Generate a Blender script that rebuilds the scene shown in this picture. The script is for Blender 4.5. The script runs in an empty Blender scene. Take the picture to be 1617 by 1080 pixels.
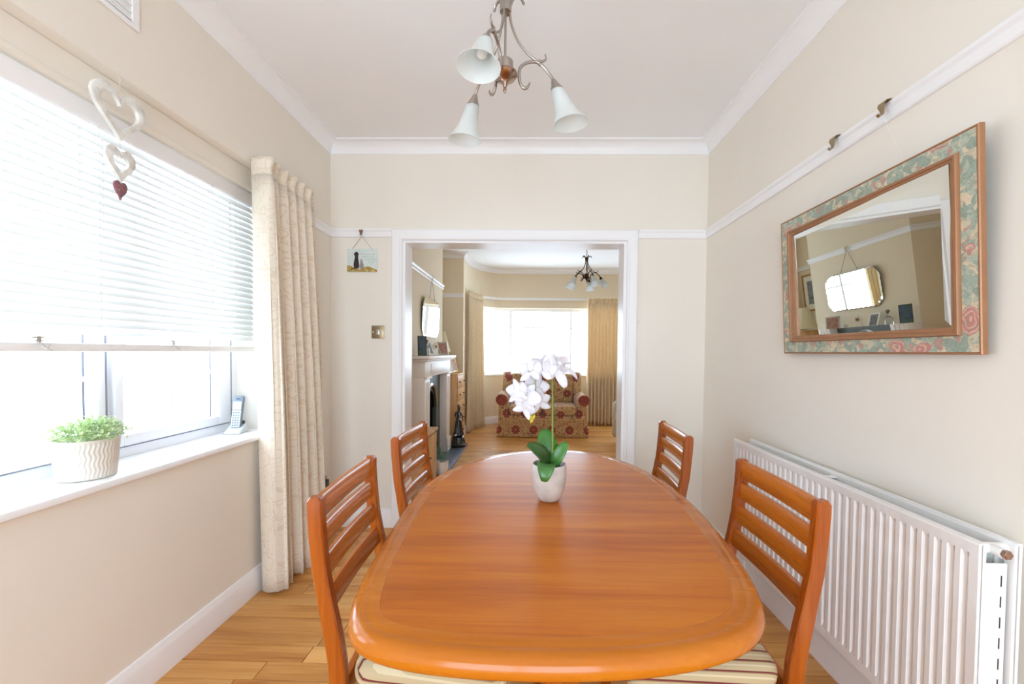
import bpy, bmesh, math, random
from mathutils import Matrix, Vector
C = bpy.context.collection
SC = bpy.context.scene
R = math.radians
PI = math.pi
random.seed(7)

# ------------------------------------------------------------------ camera
camd = bpy.data.cameras.new('camera'); cam = bpy.data.objects.new('camera', camd); C.objects.link(cam)
MW = ((0.99974794, 0.01072674, -0.01972295), (0.01998958, -0.02534514, 0.99947888), (0.01022127, -0.99962121, -0.02555317))
rot = Matrix(((MW[0][0], -MW[0][1], -MW[0][2]), (MW[1][0], -MW[1][1], -MW[1][2]), (MW[2][0], -MW[2][1], -MW[2][2])))
cam.matrix_world = Matrix.Translation((0, 0, 1.282)) @ rot.to_4x4()
camd.sensor_width = 36; camd.lens = 650 / 1617 * 36
camd.shift_x = -16.5 / 1617; camd.shift_y = 32.5 / 1617
camd.clip_start = 0.02
SC.camera = cam

# ------------------------------------------------------------------ world, light, exposure
w = bpy.data.worlds.new('overcast_sky'); SC.world = w; w.use_nodes = True
bg = w.node_tree.nodes['Background']; bg.inputs[0].default_value = (0.78, 0.95, 1.13, 1); bg.inputs[1].default_value = 3.2
SC.view_settings.view_transform = 'Standard'; SC.view_settings.look = 'None'
SC.view_settings.gamma = 1; SC.view_settings.use_curve_mapping = False
SC.view_settings.exposure = 1.46
SC.cycles.max_bounces = 10; SC.cycles.diffuse_bounces = 7; SC.cycles.glossy_bounces = 5
SC.cycles.transparent_max_bounces = 12; SC.cycles.transmission_bounces = 6
SC.cycles.use_denoising = True; SC.cycles.sample_clamp_indirect = 6
SC.cycles.caustics_reflective = False


def portal(name, loc, rotation, sx, sy):
    l = bpy.data.lights.new(name, 'AREA'); l.shape = 'RECTANGLE'; l.size = sx; l.size_y = sy
    l.cycles.is_portal = True
    o = bpy.data.objects.new(name, l); o.location = loc; o.rotation_euler = rotation; C.objects.link(o)


portal('portal_window_left', (-1.80, 1.28, 1.53), (0, R(-90), 0), 1.5, 2.1)
portal('portal_window_bay', (0.7, 7.75, 1.47), (R(-90), 0, 0), 3.6, 1.3)
portal('portal_assumed_door', (0.0, -2.0, 1.05), (R(90), 0, 0), 2.3, 2.15)

# ------------------------------------------------------------------ node helpers


class NT:
    def __init__(s, name):
        s.m = bpy.data.materials.new(name); s.m.use_nodes = True
        s.t = s.m.node_tree; s.n = s.t.nodes; s.l = s.t.links
        s.b = s.n['Principled BSDF']; s.out = s.n['Material Output']

    def node(s, typ, ins=None, **kw):
        x = s.n.new(typ)
        for k, v in kw.items():
            setattr(x, k, v)
        for k, v in (ins or {}).items():
            s.put(x.inputs[k], v)
        return x

    def put(s, sock, v):
        if isinstance(v, bpy.types.NodeSocket):
            s.l.new(v, sock)
        elif isinstance(v, bpy.types.Node):
            s.l.new(v.outputs[0], sock)
        else:
            if isinstance(v, (tuple, list)) and len(v) == 3 and sock.type == 'RGBA':
                v = (*v, 1)
            sock.default_value = v

    def m_(s, op, a, b=0.0, c=None):
        x = s.n.new('ShaderNodeMath'); x.operation = op
        s.put(x.inputs[0], a); s.put(x.inputs[1], b)
        if c is not None: s.put(x.inputs[2], c)
        return x.outputs[0]

    def coords(s, kind='Object', scale=(1, 1, 1), rotation=(0, 0, 0), loc=(0, 0, 0)):
        tc = s.node('ShaderNodeTexCoord')
        mp = s.node('ShaderNodeMapping', {'Vector': tc.outputs[kind], 'Scale': scale, 'Rotation': rotation, 'Location': loc})
        return mp.outputs[0]

    def noise(s, vec, scale=5, detail=3, rough=0.5, dist=0.0, out='Fac'):
        x = s.node('ShaderNodeTexNoise', {'Vector': vec, 'Scale': scale, 'Detail': detail, 'Roughness': rough, 'Distortion': dist})
        return x.outputs[out]

    def ramp(s, fac, stops, interp='LINEAR'):
        x = s.node('ShaderNodeValToRGB', {'Fac': fac}); cr = x.color_ramp; cr.interpolation = interp
        while len(cr.elements) < len(stops): cr.elements.new(0.5)
        for e, (p, c) in zip(cr.elements, stops):
            e.position = p; e.color = (*c, 1)
        return x.outputs[0]

    def mix(s, f, a, b, blend='MIX'):
        x = s.node('ShaderNodeMix', data_type='RGBA', blend_type=blend)
        s.put(x.inputs[0], f); s.put(x.inputs[6], a); s.put(x.inputs[7], b)
        return x.outputs[2]

    def bump(s, h, strength=0.2, dist=0.01):
        x = s.node('ShaderNodeBump', {'Height': h, 'Strength': strength, 'Distance': dist})
        s.l.new(x.outputs[0], s.b.inputs['Normal'])

    def set(s, **kw):
        for k, v in kw.items():
            s.put(s.b.inputs[k.replace('_', ' ')], v)
        return s


def srgb(r, g, b):
    f = lambda c: (c / 255) / 12.92 if c / 255 <= 0.04045 else ((c / 255 + 0.055) / 1.055) ** 2.4
    return (f(r), f(g), f(b))


def plain(name, col, rough=0.5, metal=0.0, coat=0.0, var=0.04, scale=14, bump=0.0, trans=0.0, sheen=0.0):
    t = NT(name)
    v = t.coords()
    n = t.noise(v, scale, 3)
    dark = tuple(c * (1 - var) for c in col); lite = tuple(min(1, c * (1 + var)) for c in col)
    t.set(Base_Color=t.ramp(n, [(0.3, dark), (0.7, lite)]), Roughness=rough, Metallic=metal, Coat_Weight=coat)
    t.b.inputs['Coat Roughness'].default_value = 0.08
    if sheen: t.b.inputs['Sheen Weight'].default_value = sheen
    if bump: t.bump(t.noise(v, scale * 12, 3), bump, 0.002)
    if trans:
        tr = t.node('ShaderNodeBsdfTranslucent', {'Color': lite})
        mx = t.node('ShaderNodeMixShader', {0: trans, 1: t.b.outputs[0], 2: tr.outputs[0]})
        t.l.new(mx.outputs[0], t.out.inputs[0])
    return t.m


def wood(name, dark, mid, lite, axis='x', scale=1.0, rough=0.3, coat=0.3, attr=False, fine=1.0, knots=False, coatr=0.1):
    t = NT(name)
    s = {'x': (1.2, 16, 16), 'y': (16, 1.2, 16), 'z': (16, 16, 1.2)}[axis]
    s = tuple(a * scale for a in s)
    base = t.coords(scale=s)
    if attr:
        at = t.node('ShaderNodeAttribute', attribute_name='rnd')
        off = t.node('ShaderNodeVectorMath', {0: at.outputs['Color'], 1: (37, 91, 53)}, operation='MULTIPLY')
        base = t.node('ShaderNodeVectorMath', {0: base, 1: off.outputs[0]}, operation='ADD').outputs[0]
    n1 = t.noise(base, 1.1, 4, 0.55, 0.6)
    fs = {'x': (2.0, 60, 60), 'y': (60, 2.0, 60), 'z': (60, 60, 2.0)}[axis]
    n2 = t.noise(t.coords(scale=tuple(a * scale for a in fs)), 2.2, 3, 0.6)
    f = t.m_('ADD', t.m_('MULTIPLY', n1, 0.72), t.m_('MULTIPLY', n2, 0.28 * fine))
    col = t.ramp(f, [(0.33, dark), (0.5, mid), (0.66, lite)])
    if attr:
        hue = t.node('ShaderNodeHueSaturation', {'Color': col, 'Hue': 0.5,
                     'Value': t.m_('ADD', 0.80, t.m_('MULTIPLY', at.outputs['Fac'], 0.36))})
        col = hue.outputs[0]
    if knots:
        kn = t.noise(t.coords(scale=(3.5, 9, 9)), 1.7, 2, 0.4)
        col = t.mix(t.ramp(kn, [(0.70, (0, 0, 0)), (0.76, (0.6, 0.6, 0.6))]), col, dark)
    t.set(Base_Color=col, Roughness=t.m_('ADD', rough, t.m_('MULTIPLY', n2, 0.12)), Coat_Weight=coat)
    t.b.inputs['Coat Roughness'].default_value = coatr
    t.b.inputs['Specular IOR Level'].default_value = 0.25
    t.bump(n2, 0.08, 0.001)
    return t.m


M = {}
M['wall'] = plain('cream_wall_paint', srgb(236, 229, 218), 0.85, var=0.015, scale=2, bump=0.06)
M['wall2'] = plain('living_wall_paint', srgb(232, 217, 190), 0.85, var=0.015, scale=2, bump=0.06)
M['ceil'] = plain('ceiling_paint', srgb(242, 242, 243), 0.9, var=0.01, scale=2)
M['white'] = plain('white_gloss_paint', srgb(243, 242, 243), 0.35, var=0.01, scale=3)
M['upvc'] = plain('white_plastic_frame', srgb(244, 245, 250), 0.3, var=0.005)
M['gasket'] = plain('grey_rubber_gasket', srgb(138, 140, 156), 0.6)
M['rad'] = plain('radiator_enamel', srgb(240, 238, 237), 0.32, var=0.01)
M['radgrey'] = plain('radiator_inner_metal', srgb(196, 200, 196), 0.5)
M['slat'] = plain('blind_slat_white', srgb(240, 240, 238), 0.45, trans=0.29, var=0.005)
M['nickel'] = plain('brushed_nickel', srgb(176, 168, 160), 0.28, 1.0, var=0.06)
M['bronze'] = plain('dark_bronze', srgb(70, 52, 42), 0.4, 1.0, var=0.1)
M['copper'] = plain('copper_tinted_metal', srgb(166, 138, 122), 0.22, 1.0)
M['brass'] = plain('aged_brass', srgb(168, 150, 120), 0.38, 0.9, var=0.08, scale=60)
M['shade'] = plain('frosted_glass', srgb(240, 243, 242), 0.35, trans=0.5, var=0.03, scale=25)
M['black'] = plain('black_iron', srgb(26, 25, 25), 0.4, 0.3)
M['blackgloss'] = plain('black_gloss', srgb(14, 13, 14), 0.18, coat=0.5)
M['dark'] = plain('dark_plastic', srgb(48, 46, 46), 0.5)
M['ash'] = plain('grate_iron_grey', srgb(96, 100, 98), 0.45, 0.5)
M['chrome'] = plain('polished_iron', srgb(200, 202, 204), 0.2, 1.0)
M['slate'] = plain('slate_hearth', srgb(92, 98, 112), 0.3, var=0.15, scale=9)
M['surround'] = plain('surround_cream_paint', srgb(236, 228, 220), 0.45, var=0.01)
M['cord'] = plain('cord_offwhite', srgb(225, 215, 205), 0.8)
M['twine'] = plain('brown_twine', srgb(160, 118, 92), 0.85)
M['chain'] = plain('grey_chain', srgb(120, 108, 98), 0.4, 0.8)
M['green'] = plain('leaf_green', srgb(72, 132, 52), 0.35, var=0.45, scale=9, coat=0.2, trans=0.15)
M['leafdark'] = plain('leaf_dark_green', srgb(52, 84, 30), 0.35, var=0.4, scale=9, coat=0.2, trans=0.1)
M['herb'] = plain('herb_green', srgb(186, 202, 150), 0.6, var=0.35, scale=30, trans=0.25)
M['euca'] = plain('eucalyptus_green', srgb(120, 150, 128), 0.6, var=0.3, scale=30, trans=0.2)
M['stem'] = plain('stem_green', srgb(118, 140, 52), 0.5, var=0.2)
M['bud'] = plain('orchid_bud', srgb(196, 170, 60), 0.5)
M['petal'] = plain('orchid_petal', srgb(243, 240, 244), 0.55, var=0.02, trans=0.35)
M['lip'] = plain('orchid_lip', srgb(240, 236, 226), 0.5)
M['soil'] = plain('dark_moss', srgb(40, 58, 44), 0.95, var=0.4, scale=60, bump=0.5)
M['concrete'] = plain('pale_concrete_pot', srgb(198, 188, 180), 0.8, var=0.14, scale=22, bump=0.25)
M['ribpot'] = plain('ribbed_pot_glaze', srgb(222, 216, 206), 0.45, var=0.05)
M['paper'] = plain('white_card', srgb(238, 238, 234), 0.7)
M['silver'] = plain('silver_frame', srgb(200, 196, 190), 0.3, 0.8)
M['gold'] = plain('gold_frame', srgb(178, 140, 84), 0.4, 0.7, var=0.1)
M['mat'] = plain('picture_mount', srgb(232, 226, 208), 0.8)
M['lampcream'] = plain('pleated_cream_shade', srgb(238, 228, 196), 0.8, trans=0.3)
M['lampbase'] = plain('lamp_base_brass', srgb(170, 140, 100), 0.3, 0.6)
M['clockwhite'] = plain('clock_white', srgb(232, 228, 218), 0.4)
M['oak'] = wood('pale_oak', srgb(176, 124, 72), srgb(206, 158, 104), srgb(222, 182, 132), 'z', 0.8, 0.4, 0.1)
M['table'] = wood('teak_table_veneer', srgb(164, 82, 4), srgb(186, 100, 6), srgb(196, 114, 14), 'x', 0.9, 0.36, 0.42, coatr=0.24)
M['table'].node_tree.nodes['Principled BSDF'].inputs['Specular IOR Level'].default_value = 0.12
M['tedge'] = wood('teak_table_edging', srgb(170, 90, 6), srgb(184, 102, 10), srgb(192, 113, 18), 'x', 0.4, 0.2, 0.4)
M['cz'] = wood('chair_wood_upright', srgb(132, 56, 8), srgb(158, 76, 12), srgb(178, 96, 18), 'z', 0.6, 0.22, 0.5)
M['cy'] = wood('chair_wood_rail', srgb(150, 70, 8), srgb(176, 92, 14), srgb(194, 110, 26), 'y', 0.6, 0.22, 0.5)
M['cx'] = wood('chair_wood_side', srgb(146, 66, 8), srgb(172, 88, 14), srgb(190, 106, 24), 'x', 0.6, 0.25, 0.4)
M['floor'] = wood('oak_floor_board', srgb(176, 112, 50), srgb(214, 154, 84), srgb(228, 176, 108), 'x', 0.55, 0.32, 0.25, attr=True, knots=True, coatr=0.2)
M['floorgap'] = plain('floor_gap_dark', srgb(84, 54, 28), 0.8)


def mirror_mat():
    t = NT('mirror_silver'); t.set(Base_Color=(0.80, 0.82, 0.78), Metallic=1.0, Roughness=0.0)
    return t.m


def glass_mat():
    t = NT('clear_window_glass')
    tr = t.node('ShaderNodeBsdfTransparent', {'Color': (0.97, 0.98, 0.98)})
    gl = t.node('ShaderNodeBsdfGlossy', {'Roughness': 0.0, 'Color': (1, 1, 1)})
    lw = t.node('ShaderNodeLayerWeight', {'Blend': 0.5})
    fr = t.m_('ADD', 0.03, t.m_('MULTIPLY', 0.6, t.m_('POWER', lw.outputs['Facing'], 5.0)))
    mx = t.node('ShaderNodeMixShader', {0: fr, 1: tr.outputs[0], 2: gl.outputs[0]})
    t.l.new(mx.outputs[0], t.out.inputs[0])
    return t.m


def real_glass():
    t = NT('glass_bottle'); t.set(Base_Color=(0.95, 0.97, 0.97), Roughness=0.03, Transmission_Weight=0.9, IOR=1.45)
    return t.m


def curtain_mat(name, base, line, trans=0.12, k=1.0):
    t = NT(name)
    tc = t.node('ShaderNodeTexCoord')
    uv = tc.outputs['UV']
    v = t.node('ShaderNodeMapping', {'Vector': uv, 'Scale': (1, 1, 1)}).outputs[0]
    nz = t.node('ShaderNodeTexNoise', {'Vector': v, 'Scale': 9 * k, 'Detail': 1.0})
    vor = t.node('ShaderNodeTexVoronoi', {'Vector': t.node('ShaderNodeVectorMath', {0: v, 1: t.node('ShaderNodeVectorMath', {0: nz.outputs['Color'], 1: (0.09, 0.09, 0)}, operation='MULTIPLY').outputs[0]}, operation='ADD').outputs[0], 'Scale': 10 * k})
    ring = t.m_('SINE', t.m_('MULTIPLY', vor.outputs['Distance'], 26))
    n2 = t.noise(v, 16 * k, 1)
    wv = t.m_('ABSOLUTE', t.m_('SUBTRACT', n2, 0.5))
    l1 = t.m_('GREATER_THAN', ring, 0.86)
    l2 = t.m_('LESS_THAN', wv, 0.010)
    l3 = t.m_('MULTIPLY', l1, t.m_('GREATER_THAN', t.noise(v, 6 * k, 1), 0.44))
    f = t.m_('MAXIMUM', l3, l2)
    col = t.mix(t.m_('MULTIPLY', f, 0.30), base, line)
    t.set(Base_Color=col, Roughness=0.8); t.b.inputs['Sheen Weight'].default_value = 0.2
    t.bump(f, 0.25, 0.002)
    tr = t.node('ShaderNodeBsdfTranslucent', {'Color': (0.9, 0.74, 0.40)})
    mx = t.node('ShaderNodeMixShader', {0: trans, 1: t.b.outputs[0], 2: tr.outputs[0]})
    t.l.new(mx.outputs[0], t.out.inputs[0])
    return t.m


def damask():
    t = NT('damask_upholstery')
    tc = t.node('ShaderNodeTexCoord')
    sp = t.node('ShaderNodeSeparateXYZ', {0: tc.outputs['Object']})
    u = sp.outputs[0]; v = t.m_('SUBTRACT', sp.outputs[2], sp.outputs[1])
    pu, pv = 0.27, 0.235
    vv = t.m_('DIVIDE', v, pv); row = t.m_('FLOOR', vv)
    uo = t.m_('ADD', t.m_('DIVIDE', u, pu), t.m_('MULTIPLY', 0.5, t.m_('FLOORED_MODULO', row, 2.0)))
    fu = t.m_('MULTIPLY', t.m_('SUBTRACT', t.m_('FRACT', uo), 0.5), pu)
    fv = t.m_('MULTIPLY', t.m_('SUBTRACT', t.m_('FRACT', vv), 0.5), pv)
    r = t.m_('SQRT', t.m_('ADD', t.m_('MULTIPLY', fu, fu), t.m_('MULTIPLY', fv, fv)))
    th = t.m_('ARCTAN2', fv, fu)
    rr = t.m_('MULTIPLY', r, t.m_('ADD', 1.0, t.m_('MULTIPLY', 0.13, t.m_('COSINE', t.m_('MULTIPLY', th, 8)))))
    n = t.noise(tc.outputs['Object'], 26, 2, 0.6, 0.8)
    bgc = t.ramp(n, [(0.34, srgb(136, 92, 58)), (0.44, srgb(176, 140, 92)), (0.54, srgb(206, 172, 122)), (0.64, srgb(160, 92, 66))])
    red = t.mix(t.m_('MULTIPLY', t.noise(tc.outputs['Object'], 70, 2), 1.0), srgb(118, 44, 36), srgb(168, 88, 70))
    col = t.mix(t.m_('LESS_THAN', rr, 0.074), bgc, srgb(206, 176, 128))
    col = t.mix(t.m_('LESS_THAN', rr, 0.064), col, red)
    col = t.mix(t.m_('LESS_THAN', rr, 0.013), col, srgb(170, 130, 84))
    t.set(Base_Color=col, Roughness=0.85); t.b.inputs['Sheen Weight'].default_value = 0.35
    t.bump(n, 0.2, 0.003)
    return t.m


def stripes():
    t = NT('striped_seat_fabric')
    sp = t.node('ShaderNodeSeparateXYZ', {0: t.node('ShaderNodeTexCoord').outputs['Object']})
    f = t.m_('FRACT', t.m_('DIVIDE', t.m_('ADD', t.m_('SUBTRACT', sp.outputs[1], t.m_('MULTIPLY', sp.outputs[2], 1.0)), 1.0), 0.036))
    be, rd, br = srgb(186, 166, 130), srgb(112, 40, 40), srgb(150, 124, 88)
    col = t.ramp(f, [(0.0, be), (0.30, rd), (0.44, br), (0.52, be), (0.76, srgb(206, 190, 156)), (0.92, be), (0.97, be)], 'CONSTANT')
    t.set(Base_Color=col, Roughness=0.9); t.bump(t.noise(t.coords(), 400, 2), 0.2, 0.001)
    return t.m


def floral():
    t = NT('floral_frame_print')
    v = t.coords()
    wv = t.node('ShaderNodeTexNoise', {'Vector': v, 'Scale': 14, 'Detail': 2})
    vec = t.node('ShaderNodeVectorMath', {0: v, 1: t.node('ShaderNodeVectorMath', {0: wv.outputs['Color'], 1: (0.08, 0.08, 0.08)}, operation='MULTIPLY').outputs[0]}, operation='ADD').outputs[0]
    vo = t.node('ShaderNodeTexVoronoi', {'Vector': vec, 'Scale': 46})
    h = t.node('ShaderNodeSeparateColor', {0: vo.outputs['Color']}).outputs[0]
    big = t.node('ShaderNodeTexVoronoi', {'Vector': vec, 'Scale': 7})
    c1 = t.ramp(h, [(0.0, srgb(150, 164, 150)), (0.22, srgb(178, 186, 168)), (0.42, srgb(214, 198, 170)), (0.60, srgb(160, 174, 158)), (0.8, srgb(200, 194, 168)), (0.93, srgb(190, 150, 136))], 'CONSTANT')
    c2 = t.ramp(t.m_('SINE', t.m_('MULTIPLY', big.outputs['Distance'], 70)), [(0.2, srgb(194, 134, 126)), (0.8, srgb(214, 178, 158))])
    col = t.mix(t.m_('LESS_THAN', big.outputs['Distance'], 0.24), c1, c2)
    lf = t.noise(vec, 60, 2, 0.6, 1.5)
    col = t.mix(t.m_('MULTIPLY', t.m_('GREATER_THAN', lf, 0.52), 0.45), col, srgb(128, 142, 126))
    t.set(Base_Color=col, Roughness=0.45)
    return t.m


def patch(name, cols, scale=60, rough=0.6):
    t = NT(name); v = t.coords()
    n = t.noise(v, scale, 3, 0.6, 0.5)
    k = len(cols)
    t.set(Base_Color=t.ramp(n, [(0.3 + 0.4 * i / max(1, k - 1), srgb(*c)) for i, c in enumerate(cols)]), Roughness=rough)
    return t.m


M['mirror'] = mirror_mat(); M['glass'] = glass_mat(); M['bottle'] = real_glass()
M['curtain'] = curtain_mat('embroidered_cream_curtain', srgb(240, 229, 212), srgb(200, 166, 128), 0.10)
M['curtain2'] = plain('beige_curtain_cloth', srgb(238, 221, 190), 0.85, trans=0.22, var=0.06, scale=30)
M['damask'] = damask(); M['stripe'] = stripes(); M['floral'] = floral()
M['rosegold'] = plain('rose_gold_moulding', srgb(164, 118, 84), 0.42, 0.3, var=0.08)
M['heart'] = patch('whitewashed_wood', [(204, 200, 192), (226, 224, 218), (238, 236, 230)], 18)
M['heartpatch'] = patch('patchwork_heart_print', [(70, 48, 70), (110, 66, 84), (160, 100, 100), (84, 56, 80), (190, 160, 140)], 110)
M['seapic'] = patch('sea_picture_print', [(40, 58, 66), (78, 104, 70), (84, 98, 130), (30, 40, 60)], 22)
M['familypic'] = patch('warm_photo_print', [(150, 96, 76), (198, 150, 128), (110, 84, 80)], 30)
M['greypic'] = patch('grey_picture_print', [(96, 98, 102), (140, 142, 146), (70, 72, 76)], 14)
M['plaquebg'] = patch('plaque_sky_print', [(206, 218, 214), (222, 230, 226)], 20)
M['hill'] = patch('plaque_hill_print', [(214, 178, 92), (150, 122, 60), (226, 200, 120)], 40)
M['ink'] = plain('faded_ink', srgb(120, 130, 128), 0.8)
M['dog'] = plain('painted_dog', srgb(58, 44, 46), 0.8)
M['cat'] = plain('painted_cat', srgb(150, 146, 144), 0.8, var=0.3, scale=60)
M['creamchair'] = plain('cream_chair_cloth', srgb(206, 198, 176), 0.9, var=0.1, scale=30)
M['lcd'] = plain('phone_screen', srgb(196, 210, 214), 0.2)
M['phonegrey'] = plain('phone_grey', srgb(112, 124, 136), 0.35)
M['phonesilver'] = plain('phone_silver', srgb(206, 214, 218), 0.3, 0.2)

# ------------------------------------------------------------------ geometry helpers


def lm(o):
    m = o.matrix_basis.copy()
    while o.parent:
        o = o.parent; m = o.matrix_basis @ m
    return m


class MB:
    def __init__(s): s.v = []; s.f = []; s.uv = None

    def add(s, vs, fs):
        k = len(s.v); s.v += [tuple(p) for p in vs]; s.f += [tuple(i + k for i in f) for f in fs]; return s

    def box(s, x0, x1, y0, y1, z0, z1):
        return s.add([(x, y, z) for z in (z0, z1) for y in (y0, y1) for x in (x0, x1)],
                     [(0, 2, 3, 1), (4, 5, 7, 6), (0, 1, 5, 4), (2, 6, 7, 3), (0, 4, 6, 2), (1, 3, 7, 5)])

    def obox(s, c, size, mat):
        b = MB().box(-size[0] / 2, size[0] / 2, -size[1] / 2, size[1] / 2, -size[2] / 2, size[2] / 2)
        mm = Matrix.Translation(c) @ mat.to_4x4()
        return s.add([mm @ Vector(p) for p in b.v], b.f)

    def loft(s, rings, cap=True, closed=True):
        n = len(rings[0]); k = len(s.v)
        for r in rings: s.v += [tuple(p) for p in r]
        for i in range(len(rings) - 1):
            for j in range(n if closed else n - 1):
                a = k + i * n + j; b = k + i * n + (j + 1) % n
                s.f.append((a, b, b + n, a + n))
        if cap:
            s.f.append(tuple(k + j for j in reversed(range(n))))
            s.f.append(tuple(k + (len(rings) - 1) * n + j for j in range(n)))
        return s

    def prism(s, poly, z0, z1, mat=None):
        rs = [[(p[0], p[1], z) for p in poly] for z in (z0, z1)]
        if mat is not None: rs = [[mat @ Vector(p) for p in r] for r in rs]
        return s.loft(rs)

    def lathe(s, prof, c=(0, 0, 0), n=24, mat=None, cap=True, ribs=None):
        rs = []
        for (r, z) in prof:
            ring = []
            for j in range(n):
                a = 2 * PI * j / n
                q = r if ribs is None else r * (1 + ribs(a, z))
                p = Vector((q * math.cos(a), q * math.sin(a), z))
                if mat is not None: p = mat @ p
                ring.append(p + Vector(c))
            rs.append(ring)
        return s.loft(rs, cap)

    def tube(s, pts, r, n=8, cap=True):
        pts = [Vector(p) for p in pts]; rs = []
        rad = r if isinstance(r, (list, tuple)) else [r] * len(pts)
        t0 = (pts[1] - pts[0]).normalized()
        up = Vector((0, 0, 1)) if abs(t0.z) < 0.9 else Vector((1, 0, 0))
        u = t0.cross(up).normalized()
        for i, p in enumerate(pts):
            a = pts[max(0, i - 1)]; b = pts[min(len(pts) - 1, i + 1)]
            t = (b - a).normalized()
            u = (u - t * u.dot(t)).normalized(); v = t.cross(u)
            rs.append([p + (u * math.cos(2 * PI * j / n) + v * math.sin(2 * PI * j / n)) * rad[i] for j in range(n)])
        return s.loft(rs, cap)

    def sweep(s, prof, path, closed=False):
        n = len(path); P = [Vector(p) for p in path]; ring = []
        for i in range(n):
            ns = []
            if i > 0 or closed:
                d = (P[i] - P[i - 1]).normalized(); ns.append(Vector((-d.y, d.x)))
            if i < n - 1 or closed:
                d = (P[(i + 1) % n] - P[i]).normalized(); ns.append(Vector((-d.y, d.x)))
            m = ns[0] if len(ns) == 1 else (ns[0] + ns[1]) / (1 + ns[0].dot(ns[1]))
            ring.append([(P[i].x + m.x * d_, P[i].y + m.y * d_, z_) for d_, z_ in prof])
        if closed: ring.append(ring[0])
        return s.loft(ring, cap=not closed)

    def build(s, name, mat, parent=None, bevel=0, seg=2, smooth=35, world=False, attr=None, uv=None, solid=0, merge=False, subs=0):
        vs = s.v
        if world and parent is not None:
            inv = lm(parent).inverted(); vs = [inv @ Vector(p) for p in vs]
        me = bpy.data.meshes.new(name); me.from_pydata([tuple(p) for p in vs], [], s.f)
        if bevel or merge:
            bm = bmesh.new(); bm.from_mesh(me)
            if merge: bmesh.ops.remove_doubles(bm, verts=bm.verts, dist=1e-5)
            bmesh.ops.recalc_face_normals(bm, faces=bm.faces)
            if bevel:
                ed = [e for e in bm.edges if len(e.link_faces) == 2 and e.calc_face_angle(0) > 0.5]
                bmesh.ops.bevel(bm, geom=ed, offset=bevel, segments=seg, profile=0.5, affect='EDGES', clamp_overlap=True)
            bm.to_mesh(me); bm.free()
        else:
            bm = bmesh.new(); bm.from_mesh(me); bmesh.ops.recalc_face_normals(bm, faces=bm.faces); bm.to_mesh(me); bm.free()
        if smooth:
            me.polygons.foreach_set('use_smooth', [True] * len(me.polygons)); me.set_sharp_from_angle(angle=R(smooth))
        if uv:
            lay = me.uv_layers.new(name='uv')
            for lp in me.loops: lay.data[lp.index].uv = uv[lp.vertex_index]
        if attr is not None:
            a = me.attributes.new('rnd', 'FLOAT_COLOR', 'POINT')
            for i, x in enumerate(attr if isinstance(attr, list) else [attr] * len(me.vertices)):
                a.data[i].color = (x, (x * 7.3) % 1, (x * 3.7) % 1, 1)
        me.materials.append(mat)
        o = bpy.data.objects.new(name, me); C.objects.link(o)
        if parent is not None: o.parent = parent
        if solid:
            md = o.modifiers.new('thick', 'SOLIDIFY'); md.thickness = solid; md.offset = 0
        if subs:
            md = o.modifiers.new('sub', 'SUBSURF'); md.levels = subs; md.render_levels = subs
        return o


def tag(o, label=None, cat=None, group=None, kind=None):
    if label: o['label'] = label
    if cat: o['category'] = cat
    if group: o['group'] = group
    if kind: o['kind'] = kind
    return o


def thing(name, label, cat, loc=(0, 0, 0), rz=0, group=None, rx=0, ry=0):
    o = bpy.data.objects.new(name, None); C.objects.link(o); o.location = loc; o.rotation_euler = (rx, ry, rz)
    o.empty_display_size = 0.05
    return tag(o, label, cat, group)


def copy_tree(o, parent=None):
    c = o.copy(); C.objects.link(c)
    if parent is not None: c.parent = parent
    for ch in list(o.children): copy_tree(ch, c)
    return c


def struct(name, mb, mat, **kw):
    return tag(mb.build(name, mat, **kw), kind='structure')


def spline(pts, n=6):
    pts = [Vector(p) for p in pts]; out = []
    q = [pts[0]] + pts + [pts[-1]]
    for i in range(1, len(q) - 2):
        for k in range(n):
            t = k / n; a, b, c, d = q[i - 1], q[i], q[i + 1], q[i + 2]
            out.append(0.5 * ((2 * b) + (c - a) * t + (2 * a - 5 * b + 4 * c - d) * t * t + (3 * b - a - 3 * c + d) * t ** 3))
    out.append(pts[-1]); return out


# ================================================================== THE ROOM SHELL
XL, XR, YB, YP, H = -1.445, 1.235, 2.95, 3.12, 2.757
REAR = -1.9
OL, OR, OZ = -0.924, 0.673, 2.072
# ceiling
struct('ceiling', MB().box(-1.75, 3.1, -2.05, 7.75, H, H + 0.12), M['ceil'], smooth=0)
# walls
WY0, WY1, WZ0, WZ1 = 0.30, 2.26, 0.81, 2.235
m = MB()
m.box(XL - 0.3, XL, REAR, WY0, 0, H); m.box(XL - 0.3, XL, WY1, YB, 0, H)
m.box(XL - 0.3, XL, WY0, WY1, 0, WZ0); m.box(XL - 0.3, XL, WY0, WY1, WZ1, H)
struct('wall_left', m, M['wall'], smooth=0)
struct('wall_right', MB().box(XR, XR + 0.15, REAR, YB, 0, H), M['wall'], smooth=0)
m = MB(); m.box(-1.745, OL, YB, YP, 0, H); m.box(OR, 3.05, YB, YP, 0, H); m.box(OL, OR, YB, YP, OZ, H)
struct('wall_partition', m, M['wall'], smooth=0)
DX0, DX1, DZ = -1.15, 0.95, 2.15
m = MB(); m.box(-1.745, DX0, REAR - 0.15, REAR, 0, H); m.box(DX1, 1.385, REAR - 0.15, REAR, 0, H); m.box(DX0, DX1, REAR - 0.15, REAR, DZ, H)
struct('wall_rear', m, M['wall'], smooth=0)
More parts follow.
